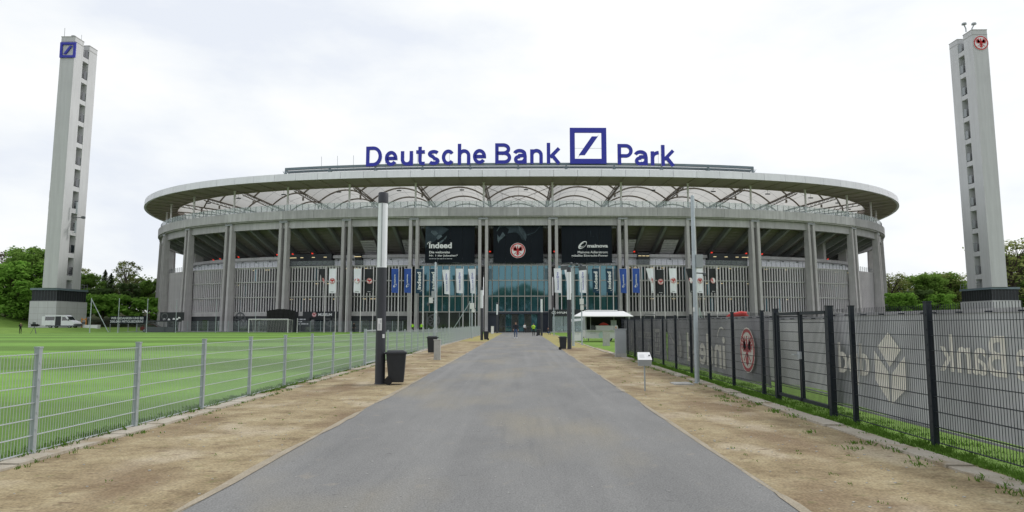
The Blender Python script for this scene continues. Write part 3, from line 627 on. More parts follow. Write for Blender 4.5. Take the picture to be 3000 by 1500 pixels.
# ---- facade bays
TIER = [3.87, 6.93, 10.03, 13.02]
fin_me = MB().box((-.08, -.25, 3.95), (.08, .0, 12.98)).mesh('fin', (0, 0, 0), 'fin'); fin_deep = MB().box((-.08, -.48, 3.95), (.08, .0, 13.1)).mesh('fin', (0, 0, 0), 'fin')
pane_m = [MB().box((-.53, 0, a + .12), (.53, .03, b - .10)).mesh('window_pane', (0, 0, 0), 'glass_teal') for a, b in zip(TIER, TIER[1:])]
mull = MB().box((-.05, -.14, 3.95), (.05, .02, 13.1)).mesh('mullion', (0, 0, 0), 'mullion')
FO = -1.15
for k in range(1, 18):
    s0, s1 = cols_s[k] + .45, cols_s[k + 1] - .45; W = s1 - s0; centre = k in (8, 9, 10)
    def ribbon(o1, o0, z0, z1, m=5, a0=None, a1=None):
        mb = MB(); A = s0 if a0 is None else a0; B = s1 if a1 is None else a1
        for i in range(m):
            a, b = A + (B - A) * i / m, A + (B - A) * (i + 1) / m
            mb.add([P(a, o1, z0), P(b, o1, z0), P(b, o0, z0), P(a, o0, z0), P(a, o1, z1), P(b, o1, z1), P(b, o0, z1), P(a, o0, z1)], [(0, 3, 2, 1), (4, 5, 6, 7), (0, 1, 5, 4), (2, 3, 7, 6)] + ([(3, 0, 4, 7)] if i == 0 else []) + ([(1, 2, 6, 5)] if i == m - 1 else []))
        return mb
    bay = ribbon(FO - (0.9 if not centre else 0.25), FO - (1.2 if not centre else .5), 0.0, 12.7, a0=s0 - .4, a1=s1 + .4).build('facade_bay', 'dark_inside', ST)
    for z in TIER: ribbon(FO + .06, FO - (.5 if not centre else .14), z - .09, z + .09).build('facade_rail', 'mullion', bay)
    if not centre:
        n = 20
        for i in range(n):
            s = s0 + W * (i + .5) / n; p, nn, t = frame_at(s); inst('fin', fin_me if 4 <= k <= 14 else fin_deep, bay, P(s, FO - .25), math.atan2(t[1], t[0]))
        rb = random.Random(k)
        for q in range(5 if abs(k - 9) > 3 else 9):             # ceiling lamps and lit rooms behind the fins
            s = s0 + W * rb.random(); z = rb.choice(TIER[1:]) - .45; p_ = P(s, FO - .86, z); MB().box(p_ - V((.32, .02, .05)), p_ + V((.32, .02, .05))).build('room_lamp', 'warm_lamp', bay)
        for q in range(3):
            i = rb.randrange(n); s = s0 + W * (i + 1.0) / n; j = rb.randrange(3); p, nn, t = frame_at(s); w = W / n * .38
            MB().frame(P(s, FO - .87, (TIER[j] + TIER[j + 1]) / 2), t * w, nn * .02, V((0, 0, 1.2))).build('window_pane', 'glass_teal', bay)
        ribbon(FO + .12, FO - .85, 3.1, 3.78).build('lintel', 'concrete', bay)
    else:
        n = 10
        for i in range(n):
            s = s0 + W * (i + .5) / n; p, nn, t = frame_at(s); rz = math.atan2(t[1], t[0])
            for j in range(3):
                if j == 2 and i in (0, n - 1):
                    mb = MB()
                    for q in range(9): mb.frame(P(s, FO - .06, TIER[2] + .3 + q * .24), t * .5, nn * .05, V((0, 0, .07)))
                    mb.build('louvre', 'louvre', bay)
                inst('window_pane', pane_m[j], bay, P(s, FO - .13), rz)
            if i: inst('mullion', mull, bay, P(s0 + W * i / n, FO), rz)
        for e_ in (s0 + .05, s1 - .05): p, nn, t = frame_at(e_); inst('mullion', mull, bay, P(e_, FO), math.atan2(t[1], t[0]))
    # ground floor
    if k == 9:
        for a, b in ((s0, s0 + 2.6), (s1 - 2.6, s1)): ribbon(FO + .9, FO - .2, 0.02, 3.75, 2, a, b).build('entrance_wall', 'navy_wall', bay)
        ribbon(FO + 1.2, FO - .2, 3.45, 3.80, 4, s0, s1).build('entrance_canopy', 'navy_wall', bay)
        dw = (W - 5.2) / 6
        for i in range(6):
            a = s0 + 2.6 + dw * i; p, nn, t = frame_at(a + dw / 2)
            d = MB().frame(P(a + dw / 2, FO + .25, 1.75), t * (dw / 2 - .06), nn * .02, V((0, 0, 1.66))).build('glass_door', 'glass_dark' if i % 2 == 0 else 'glass_teal', bay)
            MB().frame(P(a, FO + .27, 1.72), t * .05, nn * .06, V((0, 0, 1.7))).frame(P(a + dw / 2, FO + .28, 1.05), t * (dw / 2), nn * .04, V((0, 0, .035))).build('door_frame', 'steel_dark', d)
    elif k in (8, 10):
        for i in range(6):
            a = s0 + W * i / 6; p, nn, t = frame_at(a + W / 12)
            MB().frame(P(a + W / 12, FO + .05, 1.85), t * (W / 12 - .05), nn * .02, V((0, 0, 1.82))).build('shop_window', 'glass_dark', bay)
            MB().frame(P(a, FO + .06, 1.85), t * .05, nn * .05, V((0, 0, 1.83))).build('window_post', 'steel_grey', bay)
    else:
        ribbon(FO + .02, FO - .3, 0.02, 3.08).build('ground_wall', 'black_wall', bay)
        for i in range(6):
            a = s0 + W * (i + .5) / 6; p, nn, t = frame_at(a)
            if (k + i) % 3 != 1: MB().frame(P(a, FO + .04, 1.25), t * W / 14, nn * .02, V((0, 0, 1.1))).build('shop_window', 'glass_dark', bay)
# closed rear half of the building
for k in range(18, len(ring_s) - 1):
    s0, s1 = ring_s[k], ring_s[k + 1]; mb = MB()
    for i in range(4):
        a, b = s0 + (s1 - s0) * i / 4, s0 + (s1 - s0) * (i + 1) / 4
        mb.add([Pw(a, -3, 0), Pw(b, -3, 0), Pw(b, -3.4, 0), Pw(a, -3.4, 0), Pw(a, -3, 13), Pw(b, -3, 13), Pw(b, -3.4, 13), Pw(a, -3.4, 13)], [(4, 5, 6, 7), (0, 1, 5, 4), (2, 3, 7, 6)])
    mb.build('rear_facade', 'fin', ST)
# big faint roundels and lettering on the ground floor
def wall_map(s, off, z):
    p, n, t = frame_at(s); return plane_map(P(s, off, z), t, V((0, 0, 1)), n)
mat('print_dim', (0.10, 0.105, 0.11), 0.6, 0.05)
for s, z, r in ((-58.5, 2.45, 1.5), (-37.2, 2.5, 1.6), (-16.5, 2.2, 1.25), (-83.5, 2.3, 1.2)):
    M = wall_map(s, FO + .10, z); g = flat('wheel_emblem', ring(0, 0, r * .78, r), M, 0.02, 'print_dim', ST)
    for q in range(8):
        a = q * math.pi / 4; c, s2 = math.cos(a), math.sin(a); flat('spoke', polys([(c * .15 * r - s2 * .1, s2 * .15 * r + c * .1), (c * .15 * r + s2 * .1, s2 * .15 * r - c * .1), (c * .74 * r + s2 * .16, s2 * .74 * r - c * .16), (c * .74 * r - s2 * .16, s2 * .74 * r + c * .16)]), M, 0.02, 'print_dim', g)

# ================================================================== ROOF SIGN
SG = thing('roof_sign', 'blue bank name in giant letters with square slash logo on the stadium roof', 'sign', P(0, 2.0, 31))
def s_of_x(X):                                 # arc length where the rim line passes world X
    lo, hi = -100.0, 100.0
    for _ in range(40):
        m = (lo + hi) / 2
        if P(m, 2.2)[0] < X: lo = m
        else: hi = m
    return (lo + hi) / 2
def rim_at(px):                                # place on the sign line seen at photo column px
    s = 0.0
    for _ in range(8): s = s_of_x(xat(px, P(s, 2.2)[1], 485))
    return s
gs0, gs1 = rim_at(836), rim_at(2207)
for z, w, o in ((31.9, .18, 2.0), (32.4, .46, 2.0), (31.95, .3, .9)):
    mb = MB()
    for i in range(26):
        a, b = gs0 + (gs1 - gs0) * i / 26, gs0 + (gs1 - gs0) * (i + 1) / 26; mb.bar(P(a, o, z), P(b, o, z), w)
    mb.build('gantry_beam', 'gantry', SG)
ng = 10
for i in range(ng + 1):
    s = gs0 + (gs1 - gs0) * i / ng
    MB().bar(P(s, 2.0, 30.9), P(s, 2.0, 32.6), .26).bar(P(s, .9, 30.9), P(s, .9, 32.0), .22).bar(P(s, 2.0, 32.5), P(s, .9, 31.9), .12).bar(P(s - .5, 2.0, 31.9), P(s, 2.0, 31.2), .12).bar(P(s + .5, 2.0, 31.9), P(s, 2.0, 31.2), .12).build('gantry_post', 'gantry', SG)
mb = MB()
for i in range(90):
    s = gs0 + (gs1 - gs0) * (i + .5) / 90; mb.bar(P(s, 3.3, 31.0), P(s, 3.3, 31.75), .035)
for z in (31.75,):
    for i in range(30):
        a, b = gs0 + (gs1 - gs0) * i / 30, gs0 + (gs1 - gs0) * (i + 1) / 30; mb.bar(P(a, 3.3, z), P(b, 3.3, z), .03)
tag(mb.build('guard_rail', 'steel_grey', SG), kind='stuff')
def arc(cx, cy, rx, ry, a0, a1, n=14): return [(cx + rx * math.cos(R(a0 + (a1 - a0) * i / n)), cy + ry * math.sin(R(a0 + (a1 - a0) * i / n))) for i in range(n + 1)]
def stroke_geo(strokes, w):                   # centre lines -> constant-width outline pieces
    vs = []; fs = []
    for st_ in strokes:
        st_ = [q for i, q in enumerate(st_) if i == 0 or math.dist(q, st_[i - 1]) > 1e-4]
        closed = math.dist(st_[0], st_[-1]) < 1e-6; n = len(st_); o = len(vs)
        for i, (x, y) in enumerate(st_):
            a = st_[i - 1] if i else (st_[-2] if closed else None); b = st_[i + 1] if i < n - 1 else (st_[1] if closed else None)
            d1 = V((x - a[0], y - a[1])).normalized() if a else None; d2 = V((b[0] - x, b[1] - y)).normalized() if b else None
            if d1 is None: d1 = d2
            if d2 is None: d2 = d1
            m = V((-(d1 + d2)[1], (d1 + d2)[0])).normalized(); k = min(2.0, 1 / max(.35, m.dot(V((-d1[1], d1[0]))))) * w / 2
            vs += [(x + m[0] * k, y + m[1] * k), (x - m[0] * k, y - m[1] * k)]
        fs += [(o + 2 * i, o + 2 * i + 1, o + 2 * i + 3, o + 2 * i + 2) for i in range(n - 1)]
    return vs, fs
def sign_glyph(ch, W, H, w):                  # grotesque letter drawn in a W x H box, stroke width w
    h = w / 2; L, T = W - h, H - h
    xh = {'h': .74, 'k': .74}.get(ch, 1.0) * H; xt = xh - h
    if ch == 'D': return [[(h, h), (h, T), (W * .45, T)] + arc(W * .45, H / 2, L - W * .45, T - H / 2, 90, -90) + [(W * .45, h), (h, h)]]
    if ch == 'P': m = H * .42; return [[(h, 0), (h, T), (W * .55, T)] + arc(W * .55, (T + m) / 2, L - W * .55, (T - m) / 2, 90, -90) + [(W * .55, m), (h, m)]]
    if ch == 'B': m = H * .52; return [[(h, h), (h, T), (W * .5, T)] + arc(W * .5, (T + m) / 2, L - W * .56, (T - m) / 2, 90, -90) + [(W * .5, m), (h, m)], [(W * .4, m), (W * .55, m)] + arc(W * .55, (m + h) / 2, L - W * .55, (m - h) / 2, 90, -90) + [(W * .55, h), (0, h)]]
    if ch == 'e': return [[(h, H * .50), (L, H * .50)] + arc(W / 2, H / 2, W / 2 - h, T - H / 2, 2, 325, 26)]
    if ch == 'c': return [arc(W / 2, H / 2, W / 2 - h, T - H / 2, 38, 322, 24)]
    if ch == 'u': return [[(h, H), (h, H * .42)] + arc(W / 2, H * .42, W / 2 - h, H * .42 - h, 180, 360) + [(L, H * .42), (L, H)], [(L, 0), (L, H * .5)]]
    if ch == 'n': return [[(h, 0), (h, H * .97)], [(h, H * .56)] + arc(W / 2, H * .58, W / 2 - h, T - H * .58, 180, 0) + [(L, H * .56), (L, 0)]]
    if ch == 'h': return [[(h, 0), (h, H)], [(h, xh * .56)] + arc(W / 2, xh * .58, W / 2 - h, xt - xh * .58, 180, 0) + [(L, xh * .56), (L, 0)]]
    if ch == 'r': return [[(h, 0), (h, H * .97)], [(h, H * .5)] + arc(W * .98, H * .5, W * .98 - h, T - H * .5, 180, 90, 8)]
    if ch == 't': m = H * .72; return [[(W * .42, H), (W * .42, H * .24)] + arc(W * .42 + W * .28, H * .24, W * .28, H * .24 - h, 180, 270, 8) + [(W * .95, h)], [(0, m), (W * .95, m)]]
    if ch == 's': q = H * .27; return [arc(W / 2, H - q, W / 2 - h, q - h, 28, 250, 14) + arc(W / 2, q, W / 2 - h, q - h, 75, -152, 14)]
    if ch == 'a': q = H * .30; return [arc(W * .46, H * .66, W * .46 - h * .4, T - H * .66, 165, 0, 12) + [(W * .9, H * .5), (W * .9, 0)], [(W * .9, H * .56), (W * .45, H * .55)] + arc(W * .40, q - h * .1, W * .40 - h, q - h, 90, 290, 12) + [(W * .72, H * .12), (W * .9, H * .30)]]
    if ch == 'k': return [[(h, 0), (h, H)], [(W * .93, xh), (W * .26, xh * .42)], [(W * .40, xh * .56), (W * .93, 0)]]
LET = [('D', 800, 877, 1030, 255, 442), ('e', 800, 1055, 1175, 297, 439), ('u', 800, 1205, 1322, 299, 436), ('t', 800, 1350, 1437, 258, 432), ('s', 800, 1460, 1572, 288, 430),
       ('c', 800, 1592, 1715, 284, 430), ('h', 800, 1742, 1862, 230, 426), ('e', 800, 1885, 2010, 279, 421), ('B', 800, 2095, 2247, 225, 418), ('a', 1400, 340, 457, 278, 418),
       ('n', 1400, 493, 613, 278, 418), ('k', 1400, 650, 775, 221, 418), ('P', 1400, 1318, 1462, 232, 425), ('a', 1400, 1480, 1598, 290, 433), ('r', 1400, 1630, 1708, 297, 436), ('k', 1400, 1728, 1852, 242, 439)]
def sign_frame(pxc):
    s = rim_at(pxc); p, n, t = frame_at(s); return P(s, 2.35), n, t
for ch, ox, xa, xb, ya, yb in LET:
    xa, xb, ya, yb = ox + xa / 3.22, ox + xb / 3.22, 350 + ya / 3.22, 350 + yb / 3.22; p, n, t = sign_frame((xa + xb) / 2)
    w = xat(xb, p[1], 470) - xat(xa, p[1], 470); z0, z1 = zat(yb, p[1], (xa + xb) / 2), zat(ya, p[1], (xa + xb) / 2)
    M = plane_map(V((p[0], p[1], z0)), t, V((0, 0, 1)), n)
    mbl, mbc = MB(), MB()
    for si, st_ in enumerate(sign_glyph(ch, w, z1 - z0, .68)):
        gv, gf = move(stroke_geo([st_], .68), -w / 2, 0)
        for mm_, l0, l1 in ((mbl, .0 + .004 * si, .10 + .012 * si), (mbc, -.32 - .01 * si, -.01 - .004 * si)):
            n_ = len(gv); ends = {} 
            for f_ in gf:
                for i in range(4): ends[(f_[i], f_[(i + 1) % 4])] = 1
            sd_ = [e_ for e_ in ends if (e_[1], e_[0]) not in ends]
            mm_.add([M(x, y, l1) for x, y in gv] + [M(x, y, l0) for x, y in gv], [tuple(f_) for f_ in gf] + [tuple(i + n_ for i in reversed(f_)) for f_ in gf] + [(a, a + n_, b + n_, b) for a, b in sd_])
    o = mbl.build('letter', 'sign_blue', SG); mbc.build('letter_case', 'print_white', o)
p, n, t = sign_frame(1400 + 1040 / 3.22); w = xat(1776.7, p[1], 430) - xat(1669.6, p[1], 430); z0 = zat(350 + 420 / 3.22, p[1], 1723)
M = plane_map(V((p[0], p[1], z0)), t, V((0, 0, 1)), n); square_logo(M, -w / 2, 0, w, 'sign_blue', SG, 0.0, 0.35)
MB().bar(M(-w * .28, w * .18, -.1), M(w * .3, w * .82, -.1), .06).bar(M(-w * .4, w * .44, -.1), M(w * .4, w * .44, -.1), .05).build('logo_brace', 'print_grey', SG)
for px in [940 + i * 47 for i in range(9)] + [1880, 1930]:
    s = rim_at(px); MB().bar(P(s, 1.9, 32.0), P(s, 2.0, 34.6), .05).build('letter_stay', 'gantry', SG)

# ================================================================== FACADE BANNERS
BY = 132.9
def bframe(name, label, px0, px1, py0=653, py1=770):
    x0, x1 = xat(px0, BY, 710), xat(px1, BY, 710); z0, z1 = zat(py1, BY, (px0 + px1) / 2), zat(py0, BY, (px0 + px1) / 2)
    root = thing(name, label, 'banner', ((x0 + x1) / 2, BY, z0)); W, H = x1 - x0, z1 - z0
    pr = random.Random(px0)
    for q in range(4):                          # four vertical lengths of cloth, a little slack
        a, b = x0 + W * q / 4 + .015, x0 + W * (q + 1) / 4 - .015; ph = pr.random() * 6
        MB().grid(lambda u, v: V((a + (b - a) * u, BY + .10 - .05 * math.sin(math.pi * u) * math.sin(2.5 * v + ph), z0 + H * v)), 6, 8).build('cloth_length', 'banner_black', root, True)
    for sx, xx in ((-1, x0), (1, x1)):
        for zz in (z0 + .35, z1 - .55):
            mb = MB(); e_ = xx + sx * .9
            for q in ((xx, zz - .4, e_, zz - .4), (xx, zz + .4, e_, zz + .4), (xx, zz - .4, xx, zz + .4), (xx, zz + .4, xx + sx * .45, zz - .4), (xx + sx * .45, zz - .4, xx + sx * .45, zz + .4), (xx + sx * .45, zz + .4, e_, zz - .4)):
                mb.bar((q[0], BY + .3, q[1]), (q[2], BY + .3, q[3]), .07)
            mb.build('lattice_bracket', 'steel_grey', root)
    MB().tube([(x0 - .6, BY + .3, z1 - .1), (x1 + .6, BY + .3, z1 - .1)], .08, 6).build('top_rail', 'steel_dark', root)
    MB().tube([(x0 - .6, BY + .2, z0 + .03), (x1 + .6, BY + .2, z0 + .03)], .08, 6).build('bottom_rail', 'steel_dark', root)
    return root, plane_map((x0, BY, z0), (1, 0, 0), (0, 0, 1), (0, -1, 0)), W, H
def tline(root, M, body, x0, y0, x1, y1, m='print_white', bold=0.02, lift=0.03): return flat('lettering', text_geo(body, x0, y0, x1, y1, bold), M, lift, m, root)
# left banner: coordinates measured on a 1175 x 945 enlargement (origin lower left)
b1, M1, W, H = bframe('facade_banner', 'black facade banner with soft grey light streaks and a job website name', 1245.5, 1391)
q = W / 1170
def pr_geo(*pts): return polys([(x * q, (945 - y) * q) for x, y in pts])
for pts, m in ((((10, 20), (240, 10), (420, 90), (560, 150), (430, 260), (330, 330), (180, 480), (60, 560), (5, 600)), 'banner_sheen'),):
    flat('light_streak', pr_geo(*pts), M1, 0.012, m, b1)
for pts in (((150, 180), (250, 190), (300, 250), (240, 320), (180, 270), (130, 220)), ((300, 300), (370, 280), (410, 330), (360, 390), (300, 400), (265, 350)), ((330, 450), (440, 385), (450, 410), (380, 480), (330, 490)), ((440, 380), (500, 300), (515, 330), (470, 400))):
    flat('light_streak', pr_geo(*pts), M1, 0.018, 'banner_glow', b1)
for pts in (((40, 520), (280, 420), (560, 190), (560, 215), (330, 440), (60, 570)), ((230, 560), (600, 370), (600, 395), (260, 600)), ((0, 600), (260, 560), (420, 600), (200, 650), (0, 660))):
    flat('light_streak', pr_geo(*pts), M1, 0.022, 'banner_black', b1)
tline(b1, M1, 'indeed', 92 * q, (945 - 603) * q, 630 * q, (945 - 463) * q, 'print_white', .035, .03)
flat('lettering', ring(118 * q, (945 - 520) * q, 62 * q, 74 * q, 12, R(70), R(170)), M1, .03, 'print_white', b1)
tline(b1, M1, 'Die weltweite', 100 * q, (945 - 722) * q, 585 * q, (945 - 665) * q, 'print_white', .02)
tline(b1, M1, 'Nr. 1 der Jobseiten*', 100 * q, (945 - 808) * q, 775 * q, (945 - 748) * q, 'print_white', .02)
flat('small_print', dashes(100 * q, (945 - 856) * q, 640 * q, (945 - 842) * q, 3, 9), M1, .03, 'print_grey', b1)
# middle banner (1050 x 850 enlargement)
b2, M2, W, H = bframe('facade_banner', 'black facade banner above the entrance with a dim bird head and red eagle roundel', 1445, 1591.7)
q = W / 1050
def pr_geo(*pts): return polys([(x * q, (850 - y) * q) for x, y in pts])
flat('bird_print', pr_geo((70, 180), (120, 80), (230, 8), (480, 5), (560, 50), (640, 140), (700, 250), (705, 330), (660, 380), (600, 360), (560, 280), (500, 220), (420, 210), (300, 230), (330, 150), (250, 90), (150, 110)), M2, .012, 'banner_sheen', b2)
flat('bird_print', pr_geo((85, 250), (130, 310), (200, 200), (225, 230), (255, 270), (180, 340), (125, 390), (110, 440), (90, 380)), M2, .016, 'banner_glow', b2)
flat('bird_print', pr_geo((70, 180), (120, 90), (190, 30), (195, 36), (130, 100), (80, 185)), M2, .018, 'banner_glow', b2)
for i in range(7):
    flat('bird_print', pr_geo((520 + i * 26, 60 + i * 30), (528 + i * 26, 58 + i * 30), (560 + i * 20, 180 + i * 34), (552 + i * 20, 180 + i * 34)), M2, .018, 'banner_glow', b2)
flat('bird_print', pr_geo((705, 250), (870, 200), (960, 100), (1020, 15), (1030, 20), (965, 115), (880, 215), (720, 280)), M2, .012, 'banner_sheen', b2)
emblem(M2, 515 * q, (850 - 590) * q, 160 * q, b2, .03, .012)
# right banner (423 x 340 at 2.862)
b3, M3, W, H = bframe('facade_banner', 'black facade banner with a white ellipse logo and energy slogan in white', 1645, 1793)
q = W / 423
def pr_geo(*pts): return polys([(x * q, (340 - y) * q) for x, y in pts])
tline(b3, M3, 'mainova', 217 * q, (340 - 212) * q, 388 * q, (340 - 183) * q, 'print_white', .03)
tline(b3, M3, 'Mainova Adlerstrom:', 135 * q, (340 - 260) * q, 388 * q, (340 - 240) * q, 'print_white', .015)
tline(b3, M3, 'geballte Eintracht-Power', 82 * q, (340 - 293) * q, 388 * q, (340 - 270) * q, 'print_white', .015)
def ell_logo(M, cx, cy, a, b, rot, m, parent, lift):
    def rr(x, y): c, s = math.cos(rot), math.sin(rot); return (cx + x * c - y * s, cy + x * s + y * c)
    vs = []; n = 26
    for k in range(n):
        t = k * 2 * math.pi / n; vs += [rr(a * math.cos(t), b * math.sin(t)), rr(a * .78 * math.cos(t) + .06 * a, b * .72 * math.sin(t) - .12 * b)]
    flat('ellipse_logo', (vs, [(2 * k, (2 * k + 2) % (2 * n), (2 * k + 3) % (2 * n), 2 * k + 1) for k in range(n)]), M, lift, m, parent)
    vs = []
    for k in range(n + 1):
        t = math.pi * .1 + k * 1.5 * math.pi / n; w = .25 * math.sin(math.pi * k / n); vs += [rr(a * (.40 + w) * math.cos(t), b * (.42 + w) * math.sin(t)), rr(a * .40 * math.cos(t), b * .40 * math.sin(t))]
    flat('ellipse_logo', (vs, [(2 * k, 2 * k + 2, 2 * k + 3, 2 * k + 1) for k in range(n)]), M, lift, m, parent)
ell_logo(M3, 176 * q, (340 - 190) * q, 44 * q, 22 * q, R(40), 'print_white', b3, .03)
for pts in (((298, 15), (330, 22), (345, 15), (330, 27), (300, 20)), ((240, 70), (246, 70), (250, 120), (246, 120)), ((290, 90), (312, 150), (308, 150)), ((262, 118), (275, 116), (266, 124))):
    flat('scratch_print', pr_geo(*pts), M3, .015, 'banner_sheen', b3)

# ================================================================== TOWERS
def tower(label, X0, X1, Y0, mirror, logo):
    """two slab walls with an open stair between them on a dark glazed podium; X1 is the side towards the stadium"""
    root = thing('light_tower', label, 'tower', ((X0 + X1) / 2, Y0 + 4, 0)); sg = 1 if X1 > X0 else -1
    lx = lambda a: (min(a), max(a))
    ZT, ZB = 64.0, 9.1; d1, gapd, d2 = 2.9, 2.0, 2.8
    def slab(y0, y1, zt):
        bx0, bx1 = X0 - sg * .55, X1 - sg * .55                         # slight batter towards the foot
        b = [V((bx0, y0, ZB)), V((bx1, y0, ZB)), V((bx1, y1, ZB)), V((bx0, y1, ZB))]; t = [V((X0, y0, zt)), V((X1, y0, zt)), V((X1, y1, zt)), V((X0, y1, zt))]
        mb = MB().add(b + t, [(3, 2, 1, 0), (4, 5, 6, 7), (0, 1, 5, 4), (1, 2, 6, 5), (2, 3, 7, 6), (3, 0, 4, 7)] if sg > 0 else [(0, 1, 2, 3), (7, 6, 5, 4), (4, 5, 1, 0), (5, 6, 2, 1), (6, 7, 3, 2), (7, 4, 0, 3)])
        s = mb.build('tower_slab', 'render_white', root)
        a, c = lx((X0, X1)); MB().box((a - .06, y0 - .06, zt - .0), (c + .06, y1 + .06, zt + .12)).box((a - .04, y0 - .04, zt - 1.05), (c + .04, y1 + .04, zt - .98)).build('coping', 'render_joint', s)
        return s
    s1 = slab(Y0, Y0 + d1, ZT); slab(Y0 + d1 + gapd, Y0 + d1 + gapd + d2, ZT - .02)
    # back wall of the stair slot and the landings
    xa, xb = lx((X0 - sg * .3, X1 - sg * 1.7)); MB().box((xa, Y0 + d1 - .02, ZB), (xb, Y0 + d1 + gapd + .02, ZT - 1.2)).build('stair_core', 'render_joint', root)
    nl = 11; step = (ZT - ZB) / (nl + .25)
    for i in range(nl + 1):
        z = ZT - 3.4 - i * step
        if z < ZB + 1: break
        f = (z - ZB) / (ZT - ZB); xo = X1 - sg * (.55 * (1 - f) + .05); xa, xb = lx((xo, xo - sg * 1.3))
        ld = MB().box((xa, Y0 + d1 - .01, z - .85), (xb, Y0 + d1 + gapd + .01, z + .15)).build('landing', 'render_white', root)
        if mirror: MB().lathe((xo - sg * .8, Y0 + d1 + .75, z + .4), [(.35, 0), (.45, .3), (.45, 1.4), (.3, 1.6)], 10).build('loudspeaker', 'steel_dark', ld)
        xa, xb = lx((xo - sg * .05, xo - sg * .10)); MB().box((xa, Y0 + d1 + gapd * .45, z + .35), (xb, Y0 + d1 + gapd - .02, z + 2.0)).build('glass_guard', 'glass_dark' if not mirror else 'steel_grey', ld)
    # podium
    pa, pb = lx((X1 - sg * .60, X0 - sg * 3.2)); y0, y1 = Y0 + .3, Y0 + 10.5
    pod = MB().box((pa, y0, -.05), (pb, y1, 6.35)).build('podium', 'render_white', root)
    for i in range(5):
        z = 1.25 * (i + 1) - .05; MB().box((pa - .012, y0 - .012, z), (pb + .012, y1 + .012, z + .05)).build('panel_joint', 'render_joint', pod)
    for i in range(1, 3):
        x = pa + (pb - pa) * i / 3; MB().box((x - .02, y0 - .015, 0), (x + .02, y0 + .01, 6.3)).build('panel_joint', 'render_joint', pod)
    for yy in (y0 + 3.4, y0 + 6.8):
        xx = pb if sg > 0 else pa; MB().box((xx - .015, yy - .02, 0), (xx + .015, yy + .02, 6.3)).build('panel_joint', 'render_joint', pod)
    gl = MB().box((pa + .25, y0 + .25, 6.36), (pb - .25, y1 - .25, 8.65)).build('podium_glazing', 'black_wall', root)
    for i in range(9):
        x = pa + .25 + (pb - pa - .5) * i / 8; MB().box((x - .03, y0 + .20, 6.4), (x + .03, y0 + .26, 8.6)).build('glazing_bar', 'steel_dark', gl)
    for i in range(13):
        y = y0 + .25 + (y1 - y0 - .5) * i / 12; xx = pb - .24 if sg > 0 else pa + .24; MB().box((xx - .03, y - .03, 6.4), (xx + .03, y + .03, 8.6)).build('glazing_bar', 'steel_dark', gl)
    MB().box((pa - .05, y0 - .05, 8.66), (pb + .05, y1 + .05, 9.08)).build('podium_roof', 'gantry', root)
    rail = MB(); xx = (pb - .15) if sg > 0 else (pa + .15)
    for i in range(7): y = y0 + 3.5 + i * 1.1; rail.bar((xx, y, 9.08), (xx, y, 10.2), .06)
    for z in (9.6, 10.2): rail.bar((xx, y0 + 3.5, z), (xx, y0 + 10.1, z), .06)
    rail.build('roof_railing', 'steel_grey', root)
    if logo == 'bank':
        M = plane_map(((X0 + X1) / 2, Y0 - .02, ZT - 4.75), (1, 0, 0), (0, 0, 1), (0, -1, 0)); square_logo(M, -1.6, 0, 3.45, 'sign_blue', s1, 0.03, .22, .15)
        r_ = MB()
        r_.tube([(X0 + .3, Y0 + .4, ZT), (X0 + .3, Y0 + .4, ZT + 2.2)], .05, 5).tube([(X1 - .2, Y0 + 2.2, ZT), (X1 - .2, Y0 + 2.2, ZT + 1.4)], .04, 5).box((X1 - 1.2, Y0 + .3, ZT), (X1 - .5, Y0 + 1.0, ZT + .5)); r_.build('rooftop_aerials', 'steel_grey', root)
        for (dx, dy, z0, z1) in ((1.0, 3.3, 24.8, 28.2), (.9, 3.2, 20.6, 24.0)):
            an = MB().tube([(X1 - .2, Y0 + d1 + .3, z0 + .6), (X1 + .9, Y0 + d1 - .2, z0 + .6)], .06, 5).tube([(X1 - .2, Y0 + d1 + .3, z1 - .4), (X1 + .9, Y0 + d1 - .2, z1 - .4)], .06, 5).build('antenna_arm', 'steel_grey', root)
            MB().box((X1 + .72, Y0 + d1 - .35, z0 + .5), (X1 + .98, Y0 + d1 - .05, z1 - .3)).build('antenna_panel', 'cabinet_grey', an)
        an = MB().tube([(X0 + .1, Y0 + 2, 27.6), (X0 - 1.3, Y0 + 2, 27.6)], .06, 5).tube([(X0 - 1.3, Y0 + 2, 24.8), (X0 - 1.3, Y0 + 2, 30.0)], .06, 5).build('antenna_arm', 'steel_grey', root)
        for z in (26.2, 28.6): MB().box((X0 - 1.65, Y0 + 1.75, z), (X0 - 1.3, Y0 + 2.2, z + 1.7)).build('antenna_panel', 'panel_white', an)
        d_ = MB().tube([(X1 - .3, Y0 + d1 + .4, 24.5), (X1 + 2.4, Y0 + d1 - .2, 24.5)], .09, 6).lathe((X1 + 2.4, Y0 + d1 - .2, 24.2), [(.1, 0), (.42, .1), (.42, .5), (.1, .6)], 10); d_.build('antenna_drum', 'steel_dark', root)
    else:
        M = plane_map(((X0 + X1) / 2, Y0 - .02, ZT - 2.9), (1, 0, 0), (0, 0, 1), (0, -1, 0)); emblem(M, .12, 0, 1.62, s1, .06, .03)
        for dx in (-.5, .8):
            x = X1 - sg * -.3 + dx + .2; MB().tube([(x, Y0 + .9, ZT), (x, Y0 + .9, ZT + .7), (x + dx * .6, Y0 + .9, ZT + 1.5)], .13, 6).lathe((x + dx * .6, Y0 + .9, ZT + 1.5), [(.1, 0), (.5, .12), (.42, .45), (.1, .55)], 12).build('siren_horn', 'cabinet_grey', root)
    return root
tower('tall pale tower with square slash logo on its top, left of the stadium', -100.5, -97.4, 142.5, False, 'bank')
tower('tall pale tower with red eagle roundel on its top, right of the stadium', 99.4, 96.2, 141.7, True, 'eagle')

